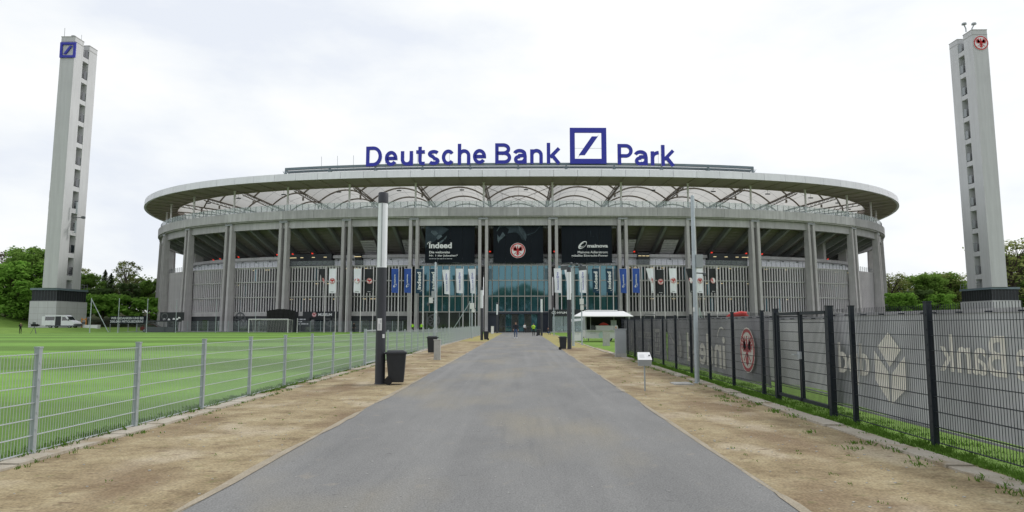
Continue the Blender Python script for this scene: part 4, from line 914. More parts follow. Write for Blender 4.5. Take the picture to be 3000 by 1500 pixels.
# ================================================================== FENCES
def fence_panel(L, H, z0, dv, rv, rails, rr, mv):
    mb = MB(); n = int(round(L / dv))
    for i in range(1, n):
        y = L * i / n; mb.bar((0, y, z0), (0, y, z0 + H), rv * 2)
    wires = mb.mesh('vertical_wires', (0, 0, 0), mv)
    rail = MB().bar((-.011, .0, 0), (-.011, L, 0), rr).bar((.011, .0, 0), (.011, L, 0), rr).mesh('horizontal_wire', (0, 0, 0), mv)
    return wires, rail, [z0 + .01 + (H - .02) * i / (rails - 1) for i in range(rails)]
def post_mesh(w, d, h, m, cap=True):
    mb = MB().box((-w / 2, -d / 2, -.1), (w / 2, d / 2, h))
    if cap: mb.box((-w / 2 - .006, -d / 2 - .006, h), (w / 2 + .006, d / 2 + .006, h + .018))
    for z in [.2 * i + .12 for i in range(int(h / .2))]: mb.box((-w / 2 - .005, -.016, z - .014), (-w / 2, .016, z + .014)).box((w / 2, -.016, z - .014), (w / 2 + .005, .016, z + .014))
    return mb.mesh('post', (0, 0, 0), m)
# --- galvanised mesh fence along the football pitch
FX = -5.92
GF = local(thing('mesh_fence', 'galvanised steel mesh fence along the left side of the path', 'fence', (FX, 0, 0)))
wires, rail, zs = fence_panel(2.2, 1.19, .05, .05, .0021, 7, .008, 'galv_wire'); pm = post_mesh(.062, .062, 1.30, 'galvanised')
fy = lambda i: 8.36 + 2.2 * i
fx = lambda y: 0.0 if y < 40 else 0.006 * (y - 40)
for i in range(-3, 42):
    y = fy(i); inst('post', pm, GF, (fx(y), y, 0))
    if i == 8 or i == 41: continue
    w = inst('vertical_wires', wires, GF, (fx(y), y, 0), 0, 'stuff'); rz = -math.atan2(fx(fy(i + 1)) - fx(y), 2.2); w.rotation_euler[2] = rz
    for z in zs: inst('horizontal_wire', rail, GF, (fx(y), y, z), rz)
gy = fy(8); g = MB().bar((0, gy + .08, .10), (0, gy + 2.12, .10), .05).bar((0, gy + .08, 1.33), (0, gy + 2.12, 1.33), .05).bar((0, gy + .08, .075), (0, gy + .08, 1.355), .05).bar((0, gy + 2.12, .075), (0, gy + 2.12, 1.355), .05).build('gate_leaf', 'galvanised', GF)
gw = MB()
for i in range(1, 40): gw.bar((0, gy + .1 + i * .05, .1), (0, gy + .1 + i * .05, 1.33), .0056)
tag(gw.build('vertical_wires', 'galv_wire', g), kind='stuff')
for z in (.35, .6, .85, 1.1): MB().bar((0, gy + .1, z), (0, gy + 2.1, z), .012).build('horizontal_wire', 'galv_wire', g)
inst('gate_post', post_mesh(.09, .09, 1.38, 'galvanised'), GF, (0, gy, 0)); inst('gate_post', post_mesh(.09, .09, 1.38, 'galvanised'), GF, (0, gy + 2.2, 0))
# --- dark mesh fence with a gate on the right
RX = 5.42
BF = local(thing('mesh_fence', 'tall black steel mesh fence with double gate on the right of the path', 'fence', (RX, 0, 0)))
pmb = post_mesh(.07, .07, 1.88, 'fence_black')
def black_panel(y0, y1):
    w, r, z = fence_panel(y1 - y0, 1.80, .05, .05, .0024, 10, .008, 'fence_black'); inst('vertical_wires', w, BF, (0, y0, 0), 0, 'stuff')
    for q in z[:-1]: inst('horizontal_wire', r, BF, (0, y0, q))
py = [2.68, 4.86, 7.04, 9.22, 11.34, 12.15]; py2 = [14.70, 15.55] + [15.55 + 2.18 * i for i in range(1, 11)]
for a, b in zip(py, py[1:]): black_panel(a, b)
for a, b in zip(py2, py2[1:]): black_panel(a, b)
for y in py[:-1] + py2[1:]: inst('post', pmb, BF, (0, y, 0))
gp = post_mesh(.10, .10, 1.90, 'fence_black')
for y in (12.15, 14.70): inst('gate_post', gp, BF, (0, y, 0))
for y0, y1 in ((12.25, 13.40), (13.44, 14.60)):
    g = MB().bar((0, y0, .14), (0, y1, .14), .06).bar((0, y0, 1.80), (0, y1, 1.80), .06).bar((0, y0, .11), (0, y0, 1.83), .06).bar((0, y1, .11), (0, y1, 1.83), .06).build('gate_leaf', 'fence_black', BF)
    w = MB(); n = int((y1 - y0) / .05)
    for i in range(1, n): w.bar((0, y0 + i * .05, .14), (0, y0 + i * .05, 1.8), .006)
    tag(w.build('vertical_wires', 'fence_black', g), kind='stuff')
    for i in range(1, 9): MB().bar((0, y0, .14 + i * .185), (0, y1, .14 + i * .185), .013).build('horizontal_wire', 'fence_black', g)
MB().box((-.06, 13.36, .92), (-.02, 13.48, 1.06)).tube([(-.07, 13.42, 1.0), (-.14, 13.42, 1.0), (-.14, 13.52, 1.0)], .012, 6).build('gate_lock', 'cabinet_grey', BF)
# end of the enclosure: the fence turns right
BF2 = local(thing('mesh_fence', 'far black mesh fence behind the grey cabinet, turning off to the right', 'fence', (RX, 37.35, 0), rz=-R(90)))
for i in range(12):
    w, r, z = fence_panel(2.3, 1.80, .05, .05, .003, 10, .010, 'fence_black') if i == 0 else (w, r, z)
    inst('post', pmb, BF2, (0, 2.3 * i, 0)); inst('vertical_wires', w, BF2, (0, 2.3 * i, 0), 0, 'stuff')
    for q in z[:-1]: inst('horizontal_wire', r, BF2, (0, 2.3 * i, q))
# --- printed screens tied to the far side of the right fence, seen from the back
def screen_mat(name, col):
    m = bpy.data.materials.new(name); m.use_nodes = True; t = m.node_tree; t.nodes.clear()
    o = N(t, 'ShaderNodeOutputMaterial'); d = N(t, 'ShaderNodeBsdfDiffuse'); tr = N(t, 'ShaderNodeBsdfTranslucent'); mxs = N(t, 'ShaderNodeMixShader'); mxs.inputs[0].default_value = .35
    tcn = N(t, 'ShaderNodeTexCoord'); mpn = N(t, 'ShaderNodeMapping'); mpn.inputs['Scale'].default_value = (1, 1.6, .5); n1 = N(t, 'ShaderNodeTexNoise'); n1.inputs['Scale'].default_value = .9; n1.inputs['Detail'].default_value = 4
    t.links.new(tcn.outputs['Object'], mpn.inputs[0]); t.links.new(mpn.outputs[0], n1.inputs[0])
    r1 = N(t, 'ShaderNodeMapRange'); r1.inputs[1].default_value = .3; r1.inputs[2].default_value = .7; r1.inputs[3].default_value = .78; r1.inputs[4].default_value = 1.22; t.links.new(n1.outputs[0], r1.inputs[0])
    sv = N(t, 'ShaderNodeVectorMath', operation='SCALE'); sv.inputs[0].default_value = col; t.links.new(r1.outputs[0], sv.inputs[3])
    t.links.new(sv.outputs[0], d.inputs[0]); t.links.new(sv.outputs[0], tr.inputs[0]); t.links.new(d.outputs[0], mxs.inputs[1]); t.links.new(tr.outputs[0], mxs.inputs[2]); t.links.new(mxs.outputs[0], o.inputs[0]); MATS[name] = m
screen_mat('screen', (0.30, 0.30, 0.315)); screen_mat('screen_near', (0.36, 0.365, 0.385)); screen_mat('screen_pale', (0.46, 0.46, 0.47)); mat('screen_print', (0.92, 0.90, 0.80), .8, .04); mat('screen_red', (0.62, 0.15, 0.15), .8, .05); mat('print_far', (0.58, 0.58, 0.53), .8, .05)
SXR = RX + .10
def screen(label, y0, y1, m, z0=.21, z1=1.74, x=SXR):
    rs = random.Random(int(y0 * 100)); ph = rs.random() * 6
    root = thing('fence_screen', label, 'screen', (x, (y0 + y1) / 2, 0), 'printed screens on the right fence')
    bul = lambda y, z: x + .05 + .035 * math.sin(y * 2.1 + ph) * math.sin((z - z0) / (z1 - z0) * 3.14)
    nseg = max(4, int((y1 - y0) * 5))
    MB().grid(lambda u, v: V((bul(y0 + (y1 - y0) * u, z0 + (z1 - z0) * v), y0 + (y1 - y0) * u, z0 + (z1 - z0) * v - .03 * math.sin(u * 5 + ph) * (1 - v))), nseg, 8).build('screen_cloth', m, root, True)
    MB().bar((x + .045, y0, z1 + .015), (x + .045, y1, z1 + .015), .02, .05).build('top_hem', 'screen_pale', root)
    MB().bar((x + .045, y0, z0 - .02), (x + .045, y1, z0 - .02), .015, .03).build('bottom_hem', 'screen_pale', root)
    ties = MB()
    for i in range(int((y1 - y0) / .55) + 1): ties.box((x - .05, y0 + i * .55, z1 - .005), (x + .04, y0 + i * .55 + .012, z1 + .012))
    ties.build('cable_ties', 'fence_black', root)
    # print frame: x runs with image-right (towards the viewer), mirrored lettering uses a flipped x
    return root, (lambda px, z, l=0.0: V((x - .005 - l, px, z)))
def mtext(root, M, body, ya, yb, z0, z1, m, bold=.012):   # text that starts at ya (nearest the viewer's right) and is seen from behind
    vs, fs = text_geo(body, 0, z0, 1, z1, bold); flat('print', ([(ya + (yb - ya) * x, z) for x, z in vs], fs), M, 0, m, root)
sA, MA = screen('pale grey fence screen with mirrored bank name, nearest on the right', 4.86, 9.47, 'screen_near')
mtext(sA, MA, 'Bank', 7.93, 9.18, .98, 1.46, 'screen_print'); mtext(sA, MA, 'Deutsche', 5.75, 7.78, .97, 1.48, 'screen_print')
sB, MB_ = screen('grey fence screen with pale faceted cube logo seen from behind', 9.475, 12.50, 'screen_near')
c, w = 10.42, .43
flat('print', polys([(c - w * .75, 1.22), (c, 1.47), (c + w * .75, 1.25), (c, .95)]), MB_, 0, 'screen_print', sB)
flat('print', polys([(c + w, 1.18), (c + .05, .88), (c + .05, .42), (c + w, .72)]), MB_, 0, 'screen_print', sB)
flat('print', polys([(c - w, 1.14), (c - .05, .86), (c + .0, .40), (c - w * .95, .66)]), MB_, 0, 'screen_print', sB)
mtext(sB, MB_, 'dpd', 11.02, 12.08, .60, 1.28, 'screen_print', .018)
sC, MC = screen('grey fence screen with a red eagle roundel, beside the gate', 15.5, 18.2, 'screen')
Mr = lambda x_, y_, l=0.0: V((SXR - .008 - l, 16.9 - x_, .955 + y_)); emblem(Mr, 0, 0, .55, sC, .0, .003, 'screen_print', 'screen_red', 'screen_print')
sD, MD = screen('grey fence screen with mirrored job website name behind the camera mast', 18.21, 23.28, 'screen')
mtext(sD, MD, 'indeed', 18.75, 23.0, .36, 1.30, 'screen_print', .018)
flat('print', ring(19.05, 1.05, .42, .46, 10, R(20), R(120)), MD, 0, 'screen_print', sD)
sE, ME = screen('grey fence screen with a pale tick-shaped mark', 23.3, 26.35, 'screen')
flat('print', polys([(26.25, 1.45), (25.6, 1.15), (24.9, .80), (24.35, .45), (24.05, .38), (23.85, .5), (23.8, .8), (23.95, 1.15), (24.2, 1.42), (24.1, 1.0), (24.25, .78), (24.6, .82)]), ME, 0, 'print_far', sE)
sF, MF_ = screen('grey fence screen with mirrored stadium name and square logo', 26.45, 32.9, 'screen')
mtext(sF, MF_, 'Deutsche Bank', 28.75, 32.6, .95, 1.38, 'print_far'); mtext(sF, MF_, 'Park', 28.8, 30.2, .38, .82, 'print_far')
square_logo(lambda x_, y_, l=0.0: V((SXR - .008 - l, 28.5 - x_, .36 + y_)), 0, 0, 1.02, 'print_far', sF, 0, 0)
sG, MG = screen('dark grey fence screen with a faint pale leaf mark, farthest of the row', 33.0, 37.3, 'screen')
flat('print', polys([(34.4, 1.4), (34.9, 1.1), (34.6, .5), (34.1, .9)]), MG, 0, 'print_far', sG)
sH, MH = screen('pale plain screen hung behind the black gate', 11.9, 17.0, 'screen_pale', .25, 1.70, RX + .55)

# ================================================================== STREET FURNITURE
def lamp_post():
    r = local(thing('lamp_post', '-', 'lamp post'))
    MB().lathe((0, 0, 0), [(.145, -.1), (.145, .02), (.133, .03), (.133, 3.10)], 20).build('pole', 'lamp_dark', r, True)
    MB().lathe((0, 0, 0), [(.128, 3.10), (.128, 4.86)], 20).build('light_column', 'lamp_light', r, True)
    MB().box((-.012, -.137, 3.12), (.012, -.12, 4.84)).box((-.137, -.012, 3.12), (-.12, .012, 4.84)).build('light_seam', 'cabinet_grey', r)
    MB().lathe((0, 0, 0), [(.136, 4.85), (.136, 5.12), (.12, 5.15)], 20).build('cap', 'lamp_dark', r, True)
    MB().box((-.05, -.139, .55), (.05, -.128, .95)).build('service_hatch', 'lamp_dark', r)
    return r
LP0 = lamp_post()
lamps = [(-3.76, 18.3, 'nearest lamp post, dark below and white above, beside the left bin'), (-3.87, 66.7, 'lamp post on the left verge at the far end of the mesh fence'), (-4.1, 115, 'small far lamp post left of the glass entrance'),
         (3.0, 43.2, 'lamp post on the right verge in front of the food trailer'), (2.66, 91.0, 'lamp post right of the entrance, beside the person in a yellow vest')]
for i, (x, y, l) in enumerate(lamps):
    o = LP0 if i == 0 else copy_tree(LP0); o.location = (x, y, 0); o['label'] = l; o['group'] = 'lamp posts along the path'
st = MB().box((-.065, -.140, 1.42), (.05, -.132, 1.74)).build('sticker', 'print_white', LP0); MB().box((-.04, -.142, 1.44), (.02, -.1405, 1.6)).box((.0, -.142, 1.62), (.04, -.1405, 1.70)).build('sticker_print', 'print_grey', st)
MB().lathe((.09, -.10, 1.22), [(.03, 0), (.03, .1)], 8).build('sticker', 'print_white', LP0)
def wheelie_bin():
    r = local(thing('wheelie_bin', '-', 'bin'))
    b = [(-.18, -.20, .06), (.18, -.20, .06), (.18, .17, .06), (-.18, .17, .06)]; t = [(-.215, -.25, .76), (.215, -.25, .76), (.215, .24, .76), (-.215, .24, .76)]
    MB().add(b + t, [(3, 2, 1, 0), (4, 5, 6, 7), (0, 1, 5, 4), (1, 2, 6, 5), (2, 3, 7, 6), (3, 0, 4, 7)]).build('body', 'bin_plastic', r)
    MB().box((-.235, -.275, .755), (.235, .26, .80)).add([(-.22, -.26, .80), (.22, -.26, .80), (.22, .25, .80), (-.22, .25, .80), (-.15, -.18, .845), (.15, -.18, .845), (.15, .2, .845), (-.15, .2, .845)], [(4, 5, 6, 7), (0, 1, 5, 4), (1, 2, 6, 5), (2, 3, 7, 6), (3, 0, 4, 7)]).build('lid', 'bin_plastic', r)
    MB().tube([(-.2, .30, .78), (.2, .30, .78)], .018, 8).bar((-.19, .24, .77), (-.19, .30, .78), .03).bar((.19, .24, .77), (.19, .30, .78), .03).build('handle', 'bin_plastic', r)
    for s in (-1, 1): MB().tube([(s * .20, .17, .10), (s * .25, .17, .10)], .10, 14).build('wheel', 'rubber', r)
    MB().tube([(-.2, .17, .10), (.2, .17, .10)], .012, 6).build('axle', 'steel_grey', r); return r
BN0 = wheelie_bin()
bins = [(-3.32, 18.2, R(97), 1.03, 'black wheeled bin leaning at the nearest lamp post on the left'), (-4.75, 36.5, R(-80), 1.08, 'black wheeled bin half hidden behind the pale concrete box'),
        (-3.42, 66.5, R(-85), 1.0, 'dark bin at the second lamp post on the left verge'), (2.52, 42.0, R(85), .95, 'dark bin beside the lamp post on the right verge'), (2.2, 90.0, R(80), 1.0, 'dark bin at the far right lamp post near the entrance')]
for i, (x, y, rz, s, l) in enumerate(bins):
    o = BN0 if i == 0 else copy_tree(BN0); o.location = (x, y, .01); o.rotation_euler = (0, 0, rz); o.scale = (s, s, s * 1.02); o['label'] = l; o['group'] = 'wheeled bins beside the lamp posts'
def cabinet(name, label, x, y, w, d, h, m, plinth=.12, badge=False):
    r = thing(name, label, 'cabinet', (x, y, 0))
    MB().box((x - w / 2, y - d / 2, -.05), (x + w / 2, y + d / 2, plinth)).build('plinth', 'box_stone', r)
    MB().box((x - w / 2 + .012, y - d / 2 + .012, plinth), (x + w / 2 - .012, y + d / 2 - .012, h - .03)).build('body', m, r)
    MB().box((x - w / 2 - .012, y - d / 2 - .012, h - .03), (x + w / 2 + .012, y + d / 2 + .012, h + .01)).build('top', m, r)
    MB().box((x - w / 2 + .03, y - d / 2 + .004, plinth + .03), (x + w / 2 - .03, y - d / 2 + .012, h - .07)).build('door', m, r)
    if badge: MB().lathe((0, 0, 0), [(.05, 0), (.05, .01)], 14).build('badge', 'print_black', r).matrix_local = Matrix.Translation((w * .12, -d / 2 + .002, h * .72)) @ Matrix.Rotation(R(90), 4, 'X')
    return r
cab = cabinet('utility_cabinet', 'tall grey electrical cabinet at the end of the black fence', 4.78, 33.3, .54, .30, 1.34, 'cabinet_grey', .18, True)
cup = thing('paper_cup', 'small tan cup left on top of the grey cabinet', 'cup', (4.57, 33.3, 1.36)); MB().lathe((4.57, 33.3, 1.352), [(.03, 0), (.042, .11), (.045, .115)], 12).build('cup_body', 'timber', cup); MB().lathe((4.57, 33.3, 1.468), [(.046, 0), (.046, .015), (.04, .02)], 12).build('lid', 'print_white', cup)
cabinet('utility_cabinet', 'low pale weathered cabinet standing on the grass before the food trailer', 6.15, 50.0, .50, .32, 1.05, 'box_stone', .10)
cabinet('utility_cabinet', 'narrow pale concrete box on the left sand verge', -3.74, 30.5, .30, .24, .89, 'box_stone', .06)
cabinet('utility_cabinet', 'small white cabinet beside the far left lamp post', -4.5, 106.0, .45, .3, 1.2, 'white_paint', .06)
# information board on a pole
ib = thing('info_board', 'small white and grey information board on a thin pole in the sand', 'sign', (2.93, 16.5, 0))
MB().tube([(2.93, 16.5, -.1), (2.93, 16.5, .66)], .018, 10).build('pole', 'galvanised', ib)
MB().add([(2.765, 16.42, .76), (3.095, 16.42, .76), (3.075, 16.62, .915), (2.785, 16.62, .915), (2.765, 16.40, .745), (3.095, 16.40, .745), (3.075, 16.62, .895), (2.785, 16.62, .895)], [(0, 1, 2, 3), (7, 6, 5, 4), (4, 5, 1, 0), (5, 6, 2, 1), (6, 7, 3, 2), (7, 4, 0, 3)]).build('board', 'print_white', ib)
MB().add([(2.79, 16.44, .60), (3.08, 16.44, .60), (3.095, 16.405, .745), (2.765, 16.405, .745), (2.79, 16.56, .60), (3.08, 16.56, .60), (3.09, 16.6, .86), (2.77, 16.6, .86)], [(0, 1, 2, 3), (5, 4, 7, 6), (4, 0, 3, 7), (1, 5, 6, 2), (4, 5, 1, 0), (3, 2, 6, 7)]).build('box', 'cabinet_grey', ib)
MB().box((3.03, 16.50, .828), (3.06, 16.51, .86)).build('badge', 'print_black', ib)
for i in range(4): MB().add([(2.81, 16.46 + i * .025, .7935 + i * .0194), (2.93, 16.46 + i * .025, .7935 + i * .0194), (2.93, 16.468 + i * .025, .7997 + i * .0194), (2.81, 16.468 + i * .025, .7997 + i * .0194)], [(0, 1, 2, 3)]).build('print_line', 'print_grey', ib)
mh = thing('manhole_cover', 'pale square manhole slab lying in the right sand verge', 'manhole', (4.28, 18.4, 0)); MB().box((4.0, 18.1, -.02), (4.50, 18.7, .03)).build('frame', 'box_stone', mh); MB().box((4.04, 18.14, .03), (4.46, 18.66, .04)).build('lid', 'box_stone', mh)
# camera masts
def mast(label, x, y, h, r0, fit):
    r = thing('camera_mast', label, 'mast', (x, y, 0)); MB().lathe((x, y, 0), [(r0 * 1.7, -.05), (r0 * 1.7, .015), (r0, .016), (r0, .9), (r0 * .92, 1.0), (r0 * .8, h), (r0 * .5, h + .03)], 14).build('mast_pole', 'galvanised', r, True)
    for (kind, dx, z, s) in fit:
        if kind == 'box': MB().box((x + dx - .10 * s, y - .09 * s, z - .2 * s), (x + dx + .10 * s, y + .09 * s, z + .2 * s)).bar((x, y, z), (x + dx, y, z), .04).build('junction_box', 'cabinet_grey', r)
        if kind == 'white': MB().box((x + dx - .08 * s, y - .10 * s, z - .12 * s), (x + dx + .08 * s, y + .06 * s, z + .12 * s)).bar((x, y, z), (x + dx, y, z), .03).build('junction_box', 'white_paint', r)
        if kind == 'cam': MB().bar((x, y, z), (x + dx, y - .05, z - .02), .03).lathe((x + dx, y - .05, z - .16 * s), [(.05 * s, 0), (.08 * s, .05 * s), (.08 * s, .14 * s), (.03 * s, .18 * s)], 10).build('camera', 'steel_dark', r)
        if kind == 'flood': MB().frame((x + dx, y - .05, z), (.16 * s, 0, .03), (0, .10 * s, .03), (-.02, 0, .09 * s)).bar((x, y, z + .05), (x + dx, y, z), .05).build('floodlight', 'steel_dark', r)
        if kind == 'bracket': MB().bar((x, y, z), (x + dx, y, z + .2), .04).build('bracket', 'galvanised', r)
    return r
mast('tall grey steel mast with boxes and camera beside the black fence', 4.73, 18.7, 5.10, .066, [('box', .13, 3.30, .9), ('white', -.02, 1.98, .5), ('cam', .26, 2.98, .6), ('bracket', .03, 2.8, 1)])
mast('grey mast with white camera boxes rising behind the left fence', -5.95, 47.0, 5.8, .075, [('white', -.28, 3.2, 1.6), ('box', -.12, 3.6, 1.2), ('cam', -.45, 3.0, 1.2), ('white', .08, 2.4, .8)])
mast('thin mast with white boxes near the far end of the left fence', -5.35, 74.0, 5.4, .07, [('white', 0, 3.5, 2.6), ('white', .12, 3.05, 2.0), ('cam', .3, 3.3, 1.2)])
mast('mast with two floodlights directly behind the right lamp post', 3.72, 49.5, 5.75, .10, [('flood', -.6, 5.65, 1.7), ('flood', .7, 5.62, 1.7), ('cam', .3, 5.95, 1.3), ('cam', -.1, 6.0, 1.3), ('cam', .6, 5.9, 1.2)])
mast('thin mast with white boxes on the grass left of the food trailer', 4.52, 51.5, 4.7, .06, [('white', 0, 3.25, 1.8), ('white', .02, 2.8, 1.5), ('cam', .25, 3.0, 1.1)])
mast('slim mast on the right verge left of the showroom', 4.15, 88.0, 3.6, .06, [('cam', .15, 3.4, 1.0)])

# ================================================================== FLAGS
def flagpole(label, pxc, kind, Y=126.0, w=1.32, shape=(0, 0, 0), drop=0.0, folded=False):
    """pole on the right, flag hung from a short arm; shape = (lean of left edge at foot, sway, ripple)"""
    xc = xat(pxc, Y, 824); xp = xc + w / 2 + .10; ztop = 11.75 - drop; Hh = 4.55
    r = thing('flagpole', label, 'flagpole', (xp, Y, 0), 'flagpoles in front of the stadium')
    MB().lathe((xp, Y, 0), [(.16, -.05), (.16, .05), (.075, .06), (.05, 12.1), (.03, 12.15)], 10).build('pole', 'steel_white', r, True)
    arm = MB().bar((xp, Y, ztop + .03), (xp - w - .05, Y, ztop + .03), .04).build('arm', 'steel_white', r)
    lean, sway, rip = shape; fr = random.Random(int(pxc)); ph = fr.random() * 6
    def S(x, y, l=0.0):                         # x in 0..w (left to right), y in 0..Hh measured up from the foot
        v = 1 - y / Hh; u = x / w; u2 = 1 - (1 - u) * (1 - lean * min(1, v * 1.6))
        xx = xp - .08 - w + u2 * w + sway * v * (1 - u) ; yy = Y + rip * (.10 * math.sin(u * 5 + ph) + .08 * math.sin(v * 6 + ph + u * 2)) * min(1, v * 3) - l
        return V((xx, yy, ztop - v * Hh + (.12 * (1 - u) * v if lean else 0)))
    cloth = {'we': 'flag_white', 'be': 'print_black', 'bl': 'print_blue', 'in': 'print_navy', 'wd': 'flag_white'}[kind]
    f = MB().grid(lambda u, v: S(u * w, v * Hh), 8, 16).build('flag', cloth, r, True)
    if kind in ('we', 'be'):
        emblem(S, w * .5, Hh * .50, .54, f, .10, .012, sub=False)
        flat('small_print', dashes(w * .25, .22, w * .75, .29, 2, 3), S, .05, 'print_black' if kind == 'we' else 'print_white', f)
    def vtext(body, xa, xb, ya, yb, m, bold):    # lettering runs down the cloth, seen from the back
        vs, fs = text_geo(body, 0, 0, 1, 1, bold); flat('lettering', ([(xa + (xb - xa) * (b), ya + (yb - ya) * (a)) for a, b in vs], fs), S, .035, m, f)
    if kind == 'in': vtext('indeed', w * .62 + .18, w * .26 - .05, .72, 3.95, 'print_white', .03); flat('lettering', ring(w * .66, .82, .36, .42, 8, R(-100), R(-20)), S, .035, 'print_white', f)
    if kind == 'bl': vtext('mainova', w * .56, w * .36, 1.75, 3.45, 'print_white', .03); ell_logo(S, w * .5, 1.35, .42, .2, R(50), 'print_white', f, .035)
    if kind == 'wd':
        vtext('Deutsche Bank', w * .62, w * .42, .55, 2.55, 'sign_blue', .02); vtext('Park', w * .62, w * .42, 3.25, 3.9, 'sign_blue', .02); square_logo(S, w * .36, 2.70, .42, 'sign_blue', f, .035)
    return r
K = 3000 / 2576
FL = [(808, 'be', (.85, 0, 1.2), 0, 'black eagle flag furled tight against its pole, leftmost flag'), (836, 'we', (0, 0, .5), 0, 'white flag with red eagle roundel, leftmost of the white eagle flags'),
      (898, 'we', (.05, 0, .8), 0, 'white flag with red eagle roundel just left of the nearest lamp post'), (929, 'be', (.03, 0, .9), .05, 'black flag with red eagle roundel just left of the nearest lamp post'),
      (993, 'bl', (.05, 0, 1), 0, 'blue flag with white ellipse logo, first right of the nearest lamp post'), (1025, 'bl', (.02, 0, 1), 0, 'blue flag with white ellipse logo before the column pair left of the glass bays'),
      (1054, 'in', (0, .05, .6), .05, 'navy flag with mirrored white lettering in front of a concrete column, left side'), (1089, 'in', (.10, .1, 1), .05, 'navy flag with mirrored white lettering behind the left camera mast'),
      (1121, 'wd', (.25, .1, 1.2), .25, 'white bank flag with its lower left corner blown inwards'), (1155, 'wd', (.08, .05, 1), .05, 'white bank flag, middle of the three left of the entrance'), (1186, 'wd', (.30, .1, 1.2), .1, 'white bank flag nearest the entrance on its left'),
      (1402, 'wd', (.08, .05, 1), 0, 'white bank flag nearest the entrance on its right'), (1428, 'wd', (.35, .1, 1), .05, 'white bank flag half hidden behind the right lamp post'), (1465, 'wd', (.06, .1, 1), 0, 'white bank flag right of the right lamp post'),
      (1498, 'in', (.05, .05, .8), 0, 'navy flag with mirrored white lettering, left one of the right-hand pair'), (1532, 'in', (.08, .05, .8), 0, 'navy flag with mirrored white lettering, right one of the right-hand pair'),
      (1567, 'bl', (.15, .05, 1), .05, 'narrow blue flag before the column right of the glass bays'), (1600, 'bl', (.03, .0, 1), .02, 'wide blue flag right of the glass bays'),
      (1634, 'we', (.55, .2, 1.2), 0, 'white eagle flag twisted narrow, right of the blue flags'), (1661, 'be', (.05, 0, .7), .25, 'black eagle flag hanging lower than its neighbours'), (1692, 'we', (.12, .05, .8), .02, 'white eagle flag between two black ones, left of the tall mast'),
      (1734, 'be', (.45, .1, 1), 0, 'black eagle flag cut by the tall mast'), (1759, 'we', (.12, .1, .9), .05, 'white eagle flag just right of the tall mast'), (1792, 'be', (.12, .1, 1), .03, 'black eagle flag, rightmost of all flags')]
for x, kd, sh, dr, lb in FL: flagpole(lb, x * K, kd, shape=sh, drop=dr)
for i, (px, h, lb) in enumerate(((1012, 12.2, 'bare flagpole between white and black eagle flags on the left'), (1240, 12.2, 'bare flagpole left of the navy flags'))):
    x = xat(px, 126.5); r = thing('flagpole', lb, 'flagpole', (x, 126.5, 0), 'flagpoles in front of the stadium'); MB().lathe((x, 126.5, 0), [(.16, -.05), (.16, .05), (.075, .06), (.05, h)], 10).build('pole', 'steel_white', r, True); MB().lathe((x, 126.5, h), [(.05, 0), (.09, .05), (.09, .12), (.03, .17)], 8).build('finial', 'steel_grey', r)

# ================================================================== PITCH SIDE
gx0, gx1, GY = xat(729, 120), xat(843.7, 120), 120.0; gh = 2.36
go = thing('football_goal', 'white football goal with net at the far end of the pitch', 'goal', ((gx0 + gx1) / 2, GY, 0))
for x in (gx0, gx1): MB().tube([(x, GY, -.05), (x, GY, gh)], .075, 10).build('goal_post', 'white_paint', go)
MB().tube([(gx0 - .05, GY, gh), (gx1 + .05, GY, gh)], .075, 10).build('crossbar', 'white_paint', go)
for x in (gx0, gx1): MB().tube([(x, GY, gh), (x + (.3 if x == gx1 else -.05), GY + 1.4, gh - .15), (x, GY + 2.2, .05), (x, GY, .05)], .03, 6).build('net_frame', 'steel_white', go)
net = MB()
for i in range(25): x = gx0 + (gx1 - gx0) * i / 24; net.bar((x, GY + .02, gh - .03), (x, GY + 1.4, gh - .2), .012).bar((x, GY + 1.4, gh - .2), (x, GY + 2.1, .05), .012)
for i in range(12): t_ = i / 11; net.bar((gx0, GY + 1.4 + .7 * t_, (gh - .2) * (1 - t_) + .05), (gx1, GY + 1.4 + .7 * t_, (gh - .2) * (1 - t_) + .05), .012)
for i in range(6): net.bar((gx0, GY + .25 * i, gh - .03 * i), (gx1, GY + .25 * i, gh - .03 * i), .012)
tag(net.build('net', 'steel_white', go), kind='stuff')
# low mesh fence along the stadium foot, left
LF = thing('mesh_fence', 'low grey mesh fence running below the stadium behind the pitch', 'fence', (-50, 129.3, 0))
lx0, lx1 = xat(400, 129), xat(1180, 129); nn_ = 26
for i in range(nn_ + 1): x = lx0 + (lx1 - lx0) * i / nn_; MB().box((x - .04, 129.0, -.05), (x + .04, 129.08, 2.1)).build('post', 'galvanised', LF)
for i in range(8): MB().bar((lx0, 129.04, .1 + .26 * i), (lx1, 129.04, .1 + .26 * i), .025).build('horizontal_wire', 'galvanised', LF)
vw = MB()
for i in range(int((lx1 - lx0) / .2)): vw.bar((lx0 + .2 * i, 129.04, .05), (lx0 + .2 * i, 129.04, 2.0), .012)
tag(vw.build('vertical_wires', 'galvanised', LF), kind='stuff')
